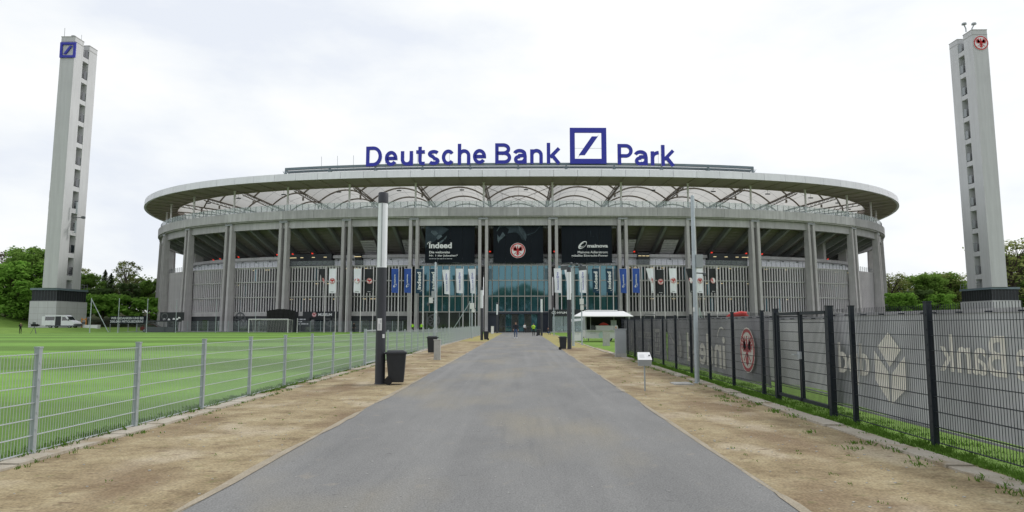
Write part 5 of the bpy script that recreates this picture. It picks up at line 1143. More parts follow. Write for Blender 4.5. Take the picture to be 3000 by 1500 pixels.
# ball-stop poles
def pole(label, px, top, Y, m='galvanised', stay=None, r=.055):
    x = xat(px, Y); h = zat(top, Y, px); o = thing('net_pole', label, 'pole', (x, Y, 0), 'tall ball-net poles')
    MB().lathe((x, Y, 0), [(r * 1.6, -.05), (r * 1.6, .06), (r, .08), (r * .8, h)], 8).build('shaft', m, o); MB().lathe((x, Y, h), [(r * .8, 0), (r * 1.1, .04), (r * .4, .1)], 8).build('cap', m, o)
    if stay: MB().bar((x, Y, h - .1), (x + stay, Y, .05), .09).build('stay', m, o)
    return o
pole('ball-net pole with slanting stay beside the left tower', 264, 875, 122, stay=3.4, r=.09); pole('ball-net pole left of the black message banner', 346, 876, 122, r=.07); pole('ball-net pole in front of the message banner', 430, 877, 122, r=.07)
pole('ball-net pole before the leftmost concrete column', 515, 880, 122, r=.06); pole('thin pole before the second facade bay from the left', 632, 880, 122, r=.055); pole('thin pole just left of the football goal', 748, 878, 122, r=.055)
pole('short white pole right of the football goal', 871, 934, 122, 'white_paint', r=.06); pole('pole with slanting stay behind the left fence near the entrance', 1376, 884, 108, stay=-3.0, r=.07)
pole('thin pole with stay standing right of the tall mast behind the fence', 2050, 905, 60, stay=.9, r=.05)
# message banner on a stand, left of the stadium
mx0, mx1 = xat(322, 127), xat(428, 127); mz0, mz1 = zat(948, 127, 380), zat(926, 127, 380)
mbn = thing('message_banner', 'long black banner with white thank-you lettering left of the stadium', 'banner', ((mx0 + mx1) / 2, 127, 0))
MB().box((mx0, 127, mz0), (mx1, 127.06, mz1)).build('cloth', 'banner_black', mbn)
Mb = plane_map((mx0, 127, mz0), (1, 0, 0), (0, 0, 1), (0, -1, 0)); ww, hh = mx1 - mx0, mz1 - mz0
flat('lettering', text_geo('WIR BEDANKEN UNS BEI', ww * .02, hh * .56, ww * .92, hh * .88, .03), Mb, .02, 'print_grey', mbn); flat('lettering', text_geo('200.000 MITGLIEDERN!', ww * .0, hh * .12, ww * .92, hh * .44, .03), Mb, .02, 'print_grey', mbn)
for i in range(5): x = mx0 + (mx1 - mx0) * i / 4; MB().box((x - .04, 127.08, 0), (x + .04, 127.16, mz1)).build('stand_post', 'steel_grey', mbn)
# dark stall under the corner bay
sx0, sx1 = xat(428, 126), xat(540, 126)
stl = thing('market_stall', 'dark stall with printed roof band below the left corner of the stadium', 'stall', ((sx0 + sx1) / 2, 126, 0))
MB().box((sx0, 125.4, 1.95), (sx1 - 1.5, 128, 2.15)).build('roof', 'black_wall', stl); MB().box((sx0 + 2.4, 126.2, 2.15), (sx1 - .3, 126.4, 3.7)).build('sign_panel', 'black_wall', stl)
for x in (sx0 + .1, (sx0 + sx1) / 2, sx1 - 1.7): MB().box((x - .05, 125.5, 0), (x + .05, 125.6, 1.95)).build('post', 'steel_dark', stl)
MB().box((sx0 + .3, 125.8, 0), (sx1 - 1.8, 126.6, 1.0)).build('counter', 'steel_dark', stl)
Ms = plane_map((sx0 + 2.4, 126.18, 2.15), (1, 0, 0), (0, 0, 1), (0, -1, 0)); flat('print', ring(.9, .8, .45, .62), Ms, .02, 'print_dim', stl)
for i, (x, z) in enumerate(((.6, .1), (1.5, .05), (2.4, .15), (3.0, .1), (3.4, .35))): flat('print', polys([(x, z), (x + .5, z + .05), (x + .4, z + .3), (x + .1, z + .35)]), Ms, .02, 'print_white', stl)
# museum sign, large black wall panel and lettering
ms = thing('museum_sign', 'white museum lettering with red eagle roundel above a dark shopfront', 'sign', P(-37.5, -2.0, 3.2))
p, n, t = frame_at(-38.3); Mm = plane_map(P(-38.3, FO + .22, 2.95), t, V((0, 0, 1)), n); MB().frame(Mm(.0, .42, -.06), t * 5.0, n * .05, V((0, 0, .62))).build('sign_panel', 'black_wall', ms)
emblem(Mm, -2.55, .42, .46, ms, .02, .01); flat('lettering', text_geo('MUSEUM', -1.7, .17, 1.2, .69, .035), Mm, .02, 'print_white', ms)
p, n, t = frame_at(-44.9); Mm = plane_map(P(-44.9, FO + .25, 1.15), t, V((0, 0, 1)), n)
os_ = thing('shop_lettering', 'white three-line lettering on the dark wall right of the goal', 'sign', P(-44.5, -2.3, 1)); MB().frame(Mm(1.2, .75, -.04), t * 1.9, n * .03, V((0, 0, .95))).build('panel', 'black_wall', os_)
for i, (tx, w_) in enumerate((('', 2.2), ('', 1.4), ('', 2.8))): flat('small_print', dashes(0, 1.17 - .45 * i, w_, 1.40 - .45 * i, i, 3), Mm, .02, 'print_grey', os_)
cp = thing('stage_cover', 'black draped container between two columns behind the goal', 'container', P(-52, 1.6, 0)); c0, c1 = xat(773, 125), xat(858, 125)
MB().grid(lambda u, v: V((c0 + (c1 - c0) * u, 126.2 - .12 * math.sin(u * 40) * v, 2.4 + (1.55 + .35 * math.sin(u * 3.14)) * (1 - v) )), 40, 6).build('drape', 'cloth_black', cp); MB().box((c0 + .1, 126.3, 0), (c1 - .1, 128.4, 3.8)).build('container_body', 'black_wall', cp)

# ================================================================== VEHICLES
def wheel(parent, x, y, z, r, w=.22):
    t_ = MB().tube([(x, y - w / 2, z), (x, y + w / 2, z)], r, 18).build('wheel', 'rubber', parent, True); MB().tube([(x, y - w / 2 - .012, z), (x, y + w / 2 + .012, z)], r * .6, 12).build('rim', 'cabinet_grey', t_)
VX, VY, VZ = xat(129, 135), 135.0, .74
van = thing('van', 'silver van with its side door open in front of the left tower', 'van', (VX + 3.1, VY, VZ)); van_l = 6.35
def vp(x, z): return V((VX + x, VY, VZ + z))
hull = [(0.0, .45), (0.02, 2.35), (.18, 2.52), (3.95, 2.52), (4.35, 2.36), (5.05, 1.52), (6.0, 1.22), (6.28, .95), (6.33, .45), (5.75, .38), (.3, .38)]
MB().prism([vp(x, z) for x, z in hull], (0, 0, 0), (0, 1.95, 0)).build('body', 'car_paint', van)
MB().prism([vp(x, z) for x, z in ((.15, 1.5), (.18, 2.25), (2.05, 2.25), (2.05, 1.5))], (0, -.015, 0), (0, 0, 0)).build('rear_window', 'glass_dark', van)
MB().prism([vp(x, z) for x, z in ((2.2, .5), (2.2, 2.3), (3.35, 2.3), (3.35, .5))], (0, -.02, 0), (0, .01, 0)).build('door_opening', 'dark_inside', van)
MB().prism([vp(x, z) for x, z in ((.35, .55), (.35, 1.42), (1.5, 1.42), (1.5, .55))], (0, -.07, 0), (0, -.03, 0)).build('sliding_door', 'car_paint', van)
MB().prism([vp(x, z) for x, z in ((3.55, 1.45), (3.55, 2.22), (4.15, 2.22), (4.75, 1.5))], (0, -.015, 0), (0, 0, 0)).build('front_window', 'glass_dark', van)
MB().add([vp(4.42, 2.3) + V((0, .12, 0)), vp(5.03, 1.56) + V((0, .12, 0)), vp(5.03, 1.56) + V((0, 1.83, 0)), vp(4.42, 2.3) + V((0, 1.83, 0))], [(0, 1, 2, 3)]).build('windscreen', 'glass_dark', van).location.x += .03
MB().box(vp(5.95, .42) - V((0, .03, 0)), vp(6.4, .78) + V((0, 1.98, 0))).build('front_bumper', 'steel_dark', van)
MB().box(vp(5.98, .92) - V((0, .02, 0)), vp(6.25, 1.12) + V((0, .12, 0))).build('headlight', 'glass_clear', van); MB().box(vp(4.85, 1.45) - V((0, .25, 0)), vp(4.98, 1.75) - V((0, .02, 0))).build('wing_mirror', 'steel_dark', van)
MB().box(vp(-.5, .5) + V((0, .0, 0)), vp(-.02, 2.3) + V((0, .05, 0))).build('rear_door', 'car_paint', van); MB().box(vp(.3, .30) - V((0, .02, 0)), vp(6.1, .5) + V((0, 1.9, 0))).build('sill', 'steel_dark', van)
for x in (1.25, 5.1):
    for y in (.12, 1.85): wheel(van, VX + x, VY + y, VZ + .33, .36)
plat = thing('work_platform', 'orange and grey equipment on a low white counter right of the van', 'equipment', (VX + 8, 137, .6))
px0 = VX + 6.6; MB().box((px0, 137, .5), (px0 + 2.9, 138, 1.35)).build('counter', 'white_paint', plat)
for x in (px0 - .6, px0 + .25): MB().bar((x, 137.4, .6), (x, 137.4, 2.75), .14).build('frame_post', 'orange_paint', plat)
MB().bar((px0 - .7, 137.4, 2.4), (px0 + .4, 137.4, 2.5), .14).build('frame_rail', 'orange_paint', plat); MB().box((px0 - .5, 137.2, 1.5), (px0 + .2, 137.6, 1.95)).build('motor', 'steel_dark', plat); MB().lathe((px0 + .75, 137.5, 2.3), [(.1, 0), (.36, .15), (.36, .5), (.1, .65)], 10).build('lamp_head', 'steel_dark', plat); MB().bar((px0 + .75, 137.5, 1.3), (px0 + .75, 137.5, 2.4), .08).build('lamp_stand', 'steel_grey', plat)
def car(label, x, y, z, m, rz=0.0):
    r = local(thing('parked_car', label, 'car', (x, y, z), rz=rz))
    prof = [(-2.1, .32), (-2.15, .85), (-1.95, 1.0), (-1.35, 1.42), (.25, 1.46), (1.0, .98), (1.95, .82), (2.15, .6), (2.12, .32)]
    MB().prism([(a, -.88, b) for a, b in prof], (0, 0, 0), (0, 1.76, 0)).build('body', m, r)
    for s in (-.895, .885): MB().prism([(a, s, b) for a, b in ((-1.75, 1.0), (-1.3, 1.34), (.2, 1.38), (.8, 1.0))], (0, 0, 0), (0, .01, 0)).build('side_window', 'glass_dark', r)
    MB().add([(.27, -.75, 1.45), (.98, -.78, 1.0), (.98, .78, 1.0), (.27, .75, 1.45)], [(0, 1, 2, 3)]).build('windscreen', 'glass_dark', r).location.z = .012
    for s in (-.6, .6): MB().box((2.0, s - .18, .62), (2.14, s + .18, .76)).build('headlight', 'glass_clear', r); MB().box((-2.16, s - .16, .75), (-2.06, s + .16, .92)).build('tail_light', 'red_paint', r)
    for a in (-1.35, 1.35):
        for s in (-.78, .78): wheel(r, a, s, .32, .32, .2)
    return r
car('dark red car parked behind the stall at the stadium corner', xat(452, 128.2), 128.2, 0, 'red_dark', R(8))
# showroom box at the right of the entrance with a car behind glass
h0, h1 = xat(1611, 124), xat(1720, 124)
sh = thing('car_showroom', 'black showroom pavilion with white brand lettering right of the entrance', 'pavilion', ((h0 + h1) / 2, 124, 0))
MB().box((h0, 123.9, 3.0), (h1, 129, 4.15)).build('fascia', 'black_wall', sh); MB().box((h0, 128.6, 0), (h1, 129, 3.0)).build('back_wall', 'dark_inside', sh); MB().box((h0, 124, 0), (h0 + .35, 128.6, 3.0)).build('side_wall', 'black_wall', sh); MB().box((h0, 123.8, -.02), (h1, 129, .15)).build('floor', 'concrete', sh)
for i in range(3): a = h0 + .4 + (h1 - h0 - .5) * i / 3; MB().box((a + .03, 124.05, .18), (a + (h1 - h0 - .5) / 3 - .03, 124.08, 2.98)).build('glass_pane', 'glass_clear', sh)
Mh = plane_map((h0, 123.88, 3.0), (1, 0, 0), (0, 0, 1), (0, -1, 0)); flat('lettering', text_geo('HYUNDAI', 1.35, .38, 4.1, .75, .03), Mh, .02, 'print_white', sh)
n_ = 20; flat('ellipse_logo', ([(.75 + (.42 if i % 2 == 0 else .33) * math.cos((i // 2) * 2 * math.pi / n_), .56 + (.25 if i % 2 == 0 else .18) * math.sin((i // 2) * 2 * math.pi / n_)) for i in range(2 * n_)], [(2 * i, (2 * i + 2) % (2 * n_), (2 * i + 3) % (2 * n_), 2 * i + 1) for i in range(n_)]), Mh, .02, 'print_white', sh); flat('ellipse_logo', polys([(.60, .40), (.68, .40), (.74, .54), (.76, .54), (.72, .40), (.80, .40), (.90, .72), (.82, .72), (.78, .60), (.74, .60), (.78, .72), (.70, .72)]), Mh, .022, 'print_white', sh)
car('dark car displayed behind the glass of the black showroom', h0 + 3.6, 126.3, .16, 'gantry', R(180))
# food trailer with awning
TX0, TX1, TY = xat(1714, 62), xat(1846, 62), 62.0
ft = thing('food_trailer', 'white food trailer with open hatch and flat awning on the grass', 'trailer', ((TX0 + TX1) / 2, TY, 0))
MB().box((TX0, TY, .28), (TX1, TY + 2.1, 1.0)).build('lower_body', 'white_paint', ft)
MB().box((TX0, TY + 1.9, 1.0), (TX1, TY + 2.1, 2.5)).build('back_wall', 'dark_inside', ft)
for x in (TX0, TX1 - .12): MB().box((x, TY + .05, 1.0), (x + .12, TY + 1.9, 2.5)).build('side_wall', 'cabinet_grey', ft)
MB().box((TX0 - .05, TY - .05, 2.45), (TX1 + .05, TY + 2.15, 2.6)).build('roof', 'white_paint', ft)
MB().box((TX0 + .1, TY - .3, .98), (TX1 - .1, TY + .35, 1.03)).build('counter', 'white_paint', ft)
aw0, aw1 = xat(1680, 60), xat(1856, 60)
MB().add([(aw0, TY - 2.0, 2.26), (aw1, TY - 2.0, 2.26), (aw1 - .5, TY + .2, 2.72), (aw0 + 1.0, TY + .2, 2.72), (aw0, TY - 2.0, 2.20), (aw1, TY - 2.0, 2.20), (aw1 - .5, TY + .2, 2.66), (aw0 + 1.0, TY + .2, 2.66)], [(0, 1, 2, 3), (7, 6, 5, 4), (4, 5, 1, 0), (5, 6, 2, 1), (6, 7, 3, 2), (7, 4, 0, 3)]).build('awning', 'white_paint', ft)
MB().box((aw0 + 1.3, TY, 2.6), (aw1 - 1.1, TY + 1.9, 2.82)).build('roof_box', 'white_paint', ft)
for x in (TX0 + .5, TX0 + 2.6): MB().bar((x, TY, 1.05), (x, TY - .05, 2.45), .05).build('hatch_post', 'steel_grey', ft)
MB().prism([(TX0 + 1.3, TY + .5, 1.45), (TX0 + 1.5, TY + .5, 1.62), (TX0 + 1.75, TY + .5, 1.70), (TX0 + 2.0, TY + .5, 1.62), (TX0 + 2.2, TY + .5, 1.45)], (0, 0, 0), (0, .5, 0)).build('grill_hood', 'red_paint', ft)
MB().box((TX0 + 1.0, TY + .4, 1.03), (TX0 + 3.0, TY + .9, 1.42)).build('worktop_unit', 'white_paint', ft); MB().box((TX0 + 2.4, TY + .45, 1.42), (TX0 + 2.9, TY + .85, 1.9)).build('drinks_machine', 'cabinet_grey', ft)
MB().tube([(TX0 + .75, TY + .3, 1.25), (TX0 + .75, TY + .6, 1.25)], .2, 12).build('round_sign', 'steel_dark', ft)
for x in (TX1 - 1.1, TX1 - 1.9): wheel(ft, x, TY + .15, .3, .3)
MB().bar((TX0 - .8, TY + 1.0, .35), (TX0, TY + 1.0, .35), .08).build('drawbar', 'steel_dark', ft); MB().bar((TX0 + .3, TY + .15, 0), (TX0 + .3, TY + .15, .3), .07).build('support_leg', 'steel_dark', ft)
Mt = plane_map((TX0, TY - .01, .28), (1, 0, 0), (0, 0, 1), (0, -1, 0)); flat('small_print', dashes(.45, .43, 1.0, .50, 5, 2), Mt, .01, 'print_grey', ft)
mat('mint_print', (.50, .66, .62), .6, .1)
for x in (1.5, 3.1): flat('print', polys([(x - .25, .05), (x + .25, .05), (x + .3, .35), (x + .1, .58), (x - .1, .58), (x - .3, .35)]), Mt, .006, 'mint_print', ft)
ct = thing('sales_counter', 'low white sales counter left of the food trailer', 'counter', (xat(1692, 60), 60, 0)); ca, cb = xat(1678, 60), xat(1708, 60)
MB().box((ca, 60, .12), (cb, 60.6, .85)).build('front', 'white_paint', ct); MB().box((ca - .04, 59.95, .85), (cb + .04, 60.65, .89)).build('top', 'cabinet_grey', ct); flat('small_print', dashes(ca + .08, .67, ca + .55, .74, 5, 2), lambda x, y, l=0.0: V((x, 59.99 - l, y)), .004, 'print_grey', ct)
for x in (ca + .08, cb - .08): MB().box((x - .03, 60.1, 0), (x + .03, 60.5, .12)).build('foot', 'steel_dark', ct)
um = thing('white_tent_roof', 'white fabric canopy with dark logo behind the food trailer', 'canopy', (xat(1715, 70), 70, 0)); ua, ub = xat(1676, 70), xat(1752, 70)
MB().add([(ua, 69, 2.05), (ub, 69, 2.28), (ub, 71, 2.28), (ua, 71, 2.05), (ua, 69, 1.80), (ub, 69, 2.10), (ub, 71, 2.10), (ua, 71, 1.80)], [(0, 1, 2, 3), (7, 6, 5, 4), (4, 5, 1, 0), (5, 6, 2, 1), (6, 7, 3, 2), (7, 4, 0, 3)]).build('canopy', 'flag_white', um); MB().tube([((ua + ub) / 2, 70, 0), ((ua + ub) / 2, 70, 2.1)], .03, 8).build('pole', 'steel_white', um); MB().box((ub - .3, 68.97, 2.13), (ub - .14, 68.995, 2.26)).build('logo', 'print_black', um)
# red inflatable seen over the fence
rx_, ry_ = xat(2158, 34), 34.0
inf = thing('inflatable', 'red inflatable arch top rising behind the black fence', 'inflatable', (rx_, ry_, 0))
MB().tube([(rx_ - .42, ry_, 1.7), (rx_ - .40, ry_, 1.92), (rx_ - .25, ry_, 2.0), (rx_ + .0, ry_, 2.0), (rx_ + .22, ry_, 2.06), (rx_ + .42, ry_, 2.04), (rx_ + .5, ry_, 1.9), (rx_ + .5, ry_, 1.6)], [.10, .12, .12, .15, .16, .17, .16, .15], 14).build('arch_tube', 'red_paint', inf, True); MB().box((rx_ - .55, ry_ - .2, 0), (rx_ + .65, ry_ + .2, 1.7)).build('base', 'red_paint', inf)
rr_ = thing('frame_rack', 'black tubular frame standing behind the far black fence', 'rack', (xat(1905, 40), 40, 0)); ra, rb_ = xat(1888, 40), xat(1922, 40)
MB().tube([(ra, 40, 0), (ra, 40, 2.1), (ra + .05, 40, 2.15), (rb_ - .05, 40, 2.12), (rb_, 40, 2.05), (rb_, 40, 0)], .02, 6).build('frame', 'steel_dark', rr_); MB().bar((ra, 40, 1.9), (rb_, 40, 1.9), .03).build('rail', 'steel_dark', rr_)

# ================================================================== PEOPLE
def person(label, loc, rz, h, joints, cols, bag=None):
    """one skinned body; joints override the standing pose (metres for a 1.75 m figure, x right, -y forward)"""
    J = {'pel': (0, 0, .95), 'spi': (0, .01, 1.15), 'che': (0, 0, 1.36), 'nec': (0, .01, 1.50), 'jaw': (0, -.02, 1.56), 'hea': (0, -.015, 1.66), 'top': (0, 0, 1.73)}
    for s, q in ((1, 'r'), (-1, 'l')):
        J.update({'hip' + q: (.10 * s, 0, .90), 'kne' + q: (.11 * s, -.02, .49), 'ank' + q: (.11 * s, .02, .09), 'toe' + q: (.12 * s, -.16, .035), 'sho' + q: (.19 * s, .01, 1.43), 'elb' + q: (.25 * s, .03, 1.14), 'wri' + q: (.26 * s, -.06, .90), 'pal' + q: (.26 * s, -.09, .83)})
    J.update(joints)
    rad = {'pel': (.155, .115), 'spi': (.135, .10), 'che': (.165, .115), 'nec': (.058, .06), 'jaw': (.062, .07), 'hea': (.082, .10), 'top': (.05, .06), 'hip': .095, 'kne': .062, 'ank': .045, 'toe': .038, 'sho': .072, 'elb': .050, 'wri': .034, 'pal': (.042, .020)}
    E_ = [('pel', 'spi'), ('spi', 'che'), ('che', 'nec'), ('nec', 'jaw'), ('jaw', 'hea'), ('hea', 'top')]
    for q in 'rl': E_ += [('pel', 'hip' + q), ('hip' + q, 'kne' + q), ('kne' + q, 'ank' + q), ('ank' + q, 'toe' + q), ('che', 'sho' + q), ('sho' + q, 'elb' + q), ('elb' + q, 'wri' + q), ('wri' + q, 'pal' + q)]
    names = list(J); co = [V(J[n]) for n in names]; R_ = []
    for n in names:
        r = rad.get(n) or rad[n[:3]]; R_.append(r if isinstance(r, tuple) else (r, r))
    ed = [(names.index(a), names.index(b)) for a, b in E_]
    for s, q in ((1, 'r'), (-1, 'l')):           # four fingers and a thumb
        w_, p_ = V(J['wri' + q]), V(J['pal' + q]); d = (p_ - w_).normalized()
        for i, ln in enumerate((.070, .080, .075, .058)):
            a = p_ + d * .02 + V((0, (i - 1.5) * .021, 0)); b = a + d * ln * .6 + V((-.008 * s, 0, 0)); c_ = b + d * ln * .5 + V((-.02 * s, 0, 0)); k = len(co); co += [a, b, c_]; R_ += [(.0095, .0095), (.009, .009), (.008, .008)]; ed += [(names.index('pal' + q), k), (k, k + 1), (k + 1, k + 2)]
        a = w_ + d * .03 + V((-.01 * s, -.03, 0)); b = a + d * .04 + V((-.01 * s, -.02, 0)); k = len(co); co += [a, b]; R_ += [(.011, .011), (.009, .009)]; ed += [(names.index('wri' + q), k), (k, k + 1)]
    me = bpy.data.meshes.new('b'); me.from_pydata(co, ed, []); ob = bpy.data.objects.new('b', me); COL.objects.link(ob)
    sk = ob.modifiers.new('s', 'SKIN'); sk.branch_smoothing = .6; sk.use_smooth_shade = True
    for i, v in enumerate(me.skin_vertices[0].data): v.radius = R_[i]; v.use_root = (i == 0)
    sb = ob.modifiers.new('u', 'SUBSURF'); sb.levels = 1; sb.render_levels = 1
    dg = bpy.context.evaluated_depsgraph_get(); dg.update(); bm_ = bpy.data.meshes.new_from_object(ob.evaluated_get(dg)); bpy.data.objects.remove(ob)
    bm_.materials.clear(); order = ['skin', 'hair', cols['top'], cols['legs'], cols['shoes']]
    for m in order: bm_.materials.append(MATS[m])
    segs = [(V(J[a]), V(J[b]), a, b) for a, b in E_]
    for p in bm_.polygons:
        c_ = p.center; best = None
        for a, b, na, nb_ in segs:
            ab = b - a; t_ = max(0, min(1, (c_ - a).dot(ab) / ab.length_squared)); d_ = (c_ - a - ab * t_).length
            if best is None or d_ < best[0]: best = (d_, na, nb_, t_)
        _, na, nb_, t_ = best; m = 2
        if nb_[:3] in ('jaw', 'hea', 'top'): m = 1 if (c_[2] > J['hea'][2] + .02 or (c_[1] > J['hea'][1] + .03 and c_[2] > J['jaw'][2])) else 0
        elif nb_ == 'nec' and t_ > .75: m = 0
        elif nb_[:3] == 'pal' or (nb_[:3] == 'wri' and t_ > .85): m = 0
        elif na[:3] in ('hip', 'kne') or nb_[:3] == 'hip': m = 3
        if na[:3] == 'ank' or (nb_[:3] == 'ank' and t_ > .9): m = 4
        p.material_index = m
    r = local(thing('person', label, 'person', loc, rz=rz)); bo = bpy.data.objects.new('body', bm_); COL.objects.link(bo); bo.parent = r; r.scale = [h / 1.75] * 3
    hz = V(J['hea'])
    for s in (-1, 1): MB().lathe(hz + V((s * .032, -.092, -.005)), [(.006, -.006), (.011, 0), (.006, .006)], 6).build('eye', 'cloth_black', r)
    MB().prism([hz + V((-.014, -.09, -.045)), hz + V((.014, -.09, -.045)), hz + V((0, -.095, .0))], (0, -.022, 0), (0, .02, 0)).build('nose', 'skin', r); MB().box(hz + V((-.022, -.088, -.075)), hz + V((.022, -.078, -.067))).build('mouth', 'red_dark', r)
    if cols.get('vest'):
        MB().tube([V(J['spi']) + V((0, 0, -.13)), V(J['spi']), V(J['che']) + V((0, 0, .0)), V(J['che']) + V((0, .01, .09))], [.185, .180, .21, .15], 14, False).build('vest', cols['vest'], r)
    return r
g0 = 0.0
stride = {'kner': (.11, -.12, .50), 'ankr': (.11, -.14, .10), 'toer': (.12, -.32, .05), 'knel': (-.11, .02, .48), 'ankl': (-.11, .20, .12), 'toel': (-.12, .06, .035), 'elbr': (.27, .08, 1.15), 'wrir': (.27, -.02, .92), 'palr': (.26, -.05, .85), 'elbl': (-.27, -.02, 1.15), 'wril': (-.25, -.16, .96), 'pall': (-.24, -.20, .90)}
person('man in dark jacket and jeans walking down the path towards the viewer', (xat(1511, 73), 73, .014), 0, 1.76, stride, {'top': 'cloth_navy', 'legs': 'denim', 'shoes': 'cloth_white'})
hold = {'elbr': (.25, -.05, 1.16), 'wrir': (.10, -.24, 1.28), 'palr': (.06, -.27, 1.33), 'elbl': (-.25, -.05, 1.16), 'wril': (-.10, -.24, 1.26), 'pall': (-.06, -.27, 1.31)}
person('person in yellow safety vest and black trousers standing on the path', (xat(1563, 90), 90, .014), R(-15), 1.62, hold, {'top': 'hivis', 'legs': 'cloth_black', 'shoes': 'cloth_black', 'vest': 'hivis'})
person('person in white top and black trousers before the glass entrance doors', (xat(1537, 118), 118, .014), R(30), 1.6, stride, {'top': 'cloth_white', 'legs': 'cloth_black', 'shoes': 'cloth_black'})
sit = {'pel': (0, 0, .30), 'spi': (0, .0, .50), 'che': (0, -.06, .70), 'nec': (0, -.08, .84), 'jaw': (0, -.12, .89), 'hea': (0, -.12, .99), 'top': (0, -.10, 1.06)}
for s, q in ((1, 'r'), (-1, 'l')): sit.update({'hip' + q: (.1 * s, 0, .26), 'kne' + q: (.13 * s, -.40, .46), 'ank' + q: (.12 * s, -.48, .09), 'toe' + q: (.12 * s, -.66, .04), 'sho' + q: (.19 * s, -.05, .77), 'elb' + q: (.25 * s, -.16, .52), 'wri' + q: (.15 * s, -.36, .56), 'pal' + q: (.13 * s, -.42, .56)})
person('person in dark clothes crouching at the right of the entrance', (xat(1605, 100), 100, 0), R(25), 1.7, sit, {'top': 'cloth_navy', 'legs': 'denim', 'shoes': 'cloth_black'})
px_, py_ = xat(61, 108), 108.0
person('camera operator in dark clothes standing on the lawn at far left', (px_, py_, bank_z(px_, py_)), R(60), 1.76, hold, {'top': 'cloth_black', 'legs': 'cloth_black', 'shoes': 'cloth_black'})
person('person in dark clothes standing at the stadium foot left of the nearest lamp post', (xat(1037, 127.5), 127.5, 0), R(40), 1.75, {}, {'top': 'cloth_black', 'legs': 'cloth_black', 'shoes': 'cloth_black'})
person('steward in green safety vest beside the column, left of another steward', (xat(1209, 120), 120, 0), 0, 1.72, {}, {'top': 'hivis_green', 'legs': 'cloth_black', 'shoes': 'cloth_black', 'vest': 'hivis'})
person('steward in green safety vest behind the fence, right of another steward', (xat(1235, 120), 120, 0), R(20), 1.72, {}, {'top': 'hivis_green', 'legs': 'cloth_black', 'shoes': 'cloth_black', 'vest': 'hivis'})
person('worker in bright green jacket standing between the columns right of the middle banner', (xat(1619, 137), 137.6, 13.1), 0, 1.75, {}, {'top': 'hivis_green', 'legs': 'cloth_black', 'shoes': 'cloth_black'})
tx, ty = xat(102, 109), 109.0; tz = bank_z(tx, ty)
tp = thing('tripod_camera', 'television camera on a tripod on the lawn in front of the left tower', 'camera', (tx, ty, tz))
for a in (90, 210, 330): MB().bar((tx, ty, tz + 1.15), (tx + .5 * math.cos(R(a)), ty + .5 * math.sin(R(a)), tz), .05).build('leg', 'steel_dark', tp)
MB().box((tx - .5, ty - .15, tz + 1.15), (tx + .45, ty + .15, tz + 1.55)).tube([(tx + .45, ty, tz + 1.35), (tx + .75, ty, tz + 1.35)], .13, 12).build('camera_body', 'cloth_black', tp); MB().box((tx - .3, ty - .1, tz + 1.55), (tx + .1, ty + .1, tz + 1.85)).build('viewfinder', 'steel_dark', tp); MB().bar((tx - .45, ty, tz + 1.3), (tx - .9, ty, tz + 1.75), .04).build('pan_handle', 'steel_dark', tp)

# ================================================================== TREES
def leafy(seed, H, Rr, n_lobes, per, size, trunk_h, flatten=.8, sparse=1.0, trunk_r=None):
    """trunk with limbs reaching every lobe, and leaf-sized quads spread through the lobes"""
    rn = random.Random(seed); tb = MB(); cr = MB(); tr = trunk_r or H * .018
    lean = V((rn.uniform(-.03, .03) * H, rn.uniform(-.03, .03) * H, 0)); fork = V((0, 0, trunk_h)) + lean * .4; topz = H * .86
    tb.tube([V((0, 0, -.3)), V((0, 0, trunk_h * .4)) + lean * .15, fork, V((0, 0, H * .62)) + lean, V((0, 0, topz)) + lean * 1.2], [tr * 1.25, tr, tr * .85, tr * .45, tr * .12], 8)
    lobes = []
    for i in range(n_lobes):
        t = (i + .5) / n_lobes; a = i * 2.4 + rn.uniform(-.5, .5); zz = trunk_h * .85 + (H - trunk_h * .85) * (t ** .9); k = (zz - trunk_h * .85) / (H - trunk_h * .85)
        rad = Rr * math.sqrt(max(.02, 1 - ((k - .42) / .66) ** 2)) * rn.uniform(.30, .95); lr = Rr * rn.uniform(.24, .42) * (1.05 - .30 * k)
        c = V((math.cos(a) * rad, math.sin(a) * rad, min(zz, H - lr * .7))) + lean; lobes.append((c, lr))
        b0 = V((0, 0, trunk_h * .8 + (c[2] - trunk_h * .8) * .45)) + lean * .6; tb.tube([b0, (b0 + c) / 2 + V((0, 0, lr * .15)), c], [tr * .38, tr * .2, tr * .05], 5)
        for q in range(3): tb.tube([(b0 + c) / 2, c + V((rn.uniform(-1, 1), rn.uniform(-1, 1), rn.uniform(-.3, 1))) * lr * .8], [tr * .14, tr * .03], 4)
    for c, lr in lobes:
        for q in range(int(per * sparse)):
            d = V((rn.gauss(0, 1), rn.gauss(0, 1), rn.gauss(0, 1))).normalized(); rr = lr * (rn.random() ** .45) * rn.uniform(.8, 1.18)
            p = c + V((d[0] * rr, d[1] * rr, d[2] * rr * flatten)); s = size * rn.uniform(.6, 1.3)
            n_ = (d + V((rn.uniform(-1, 1), rn.uniform(-1, 1), rn.uniform(-.4, 1.2))) * .8).normalized(); u = n_.cross(V((rn.uniform(-1, 1), rn.uniform(-1, 1), rn.uniform(-1, 1)))).normalized(); w = n_.cross(u)
            cr.add([p - u * s, p - w * s * .6 + n_ * s * .15, p + u * s, p + w * s * .6 - n_ * s * .15], [(0, 1, 2, 3)])
    return tb, cr
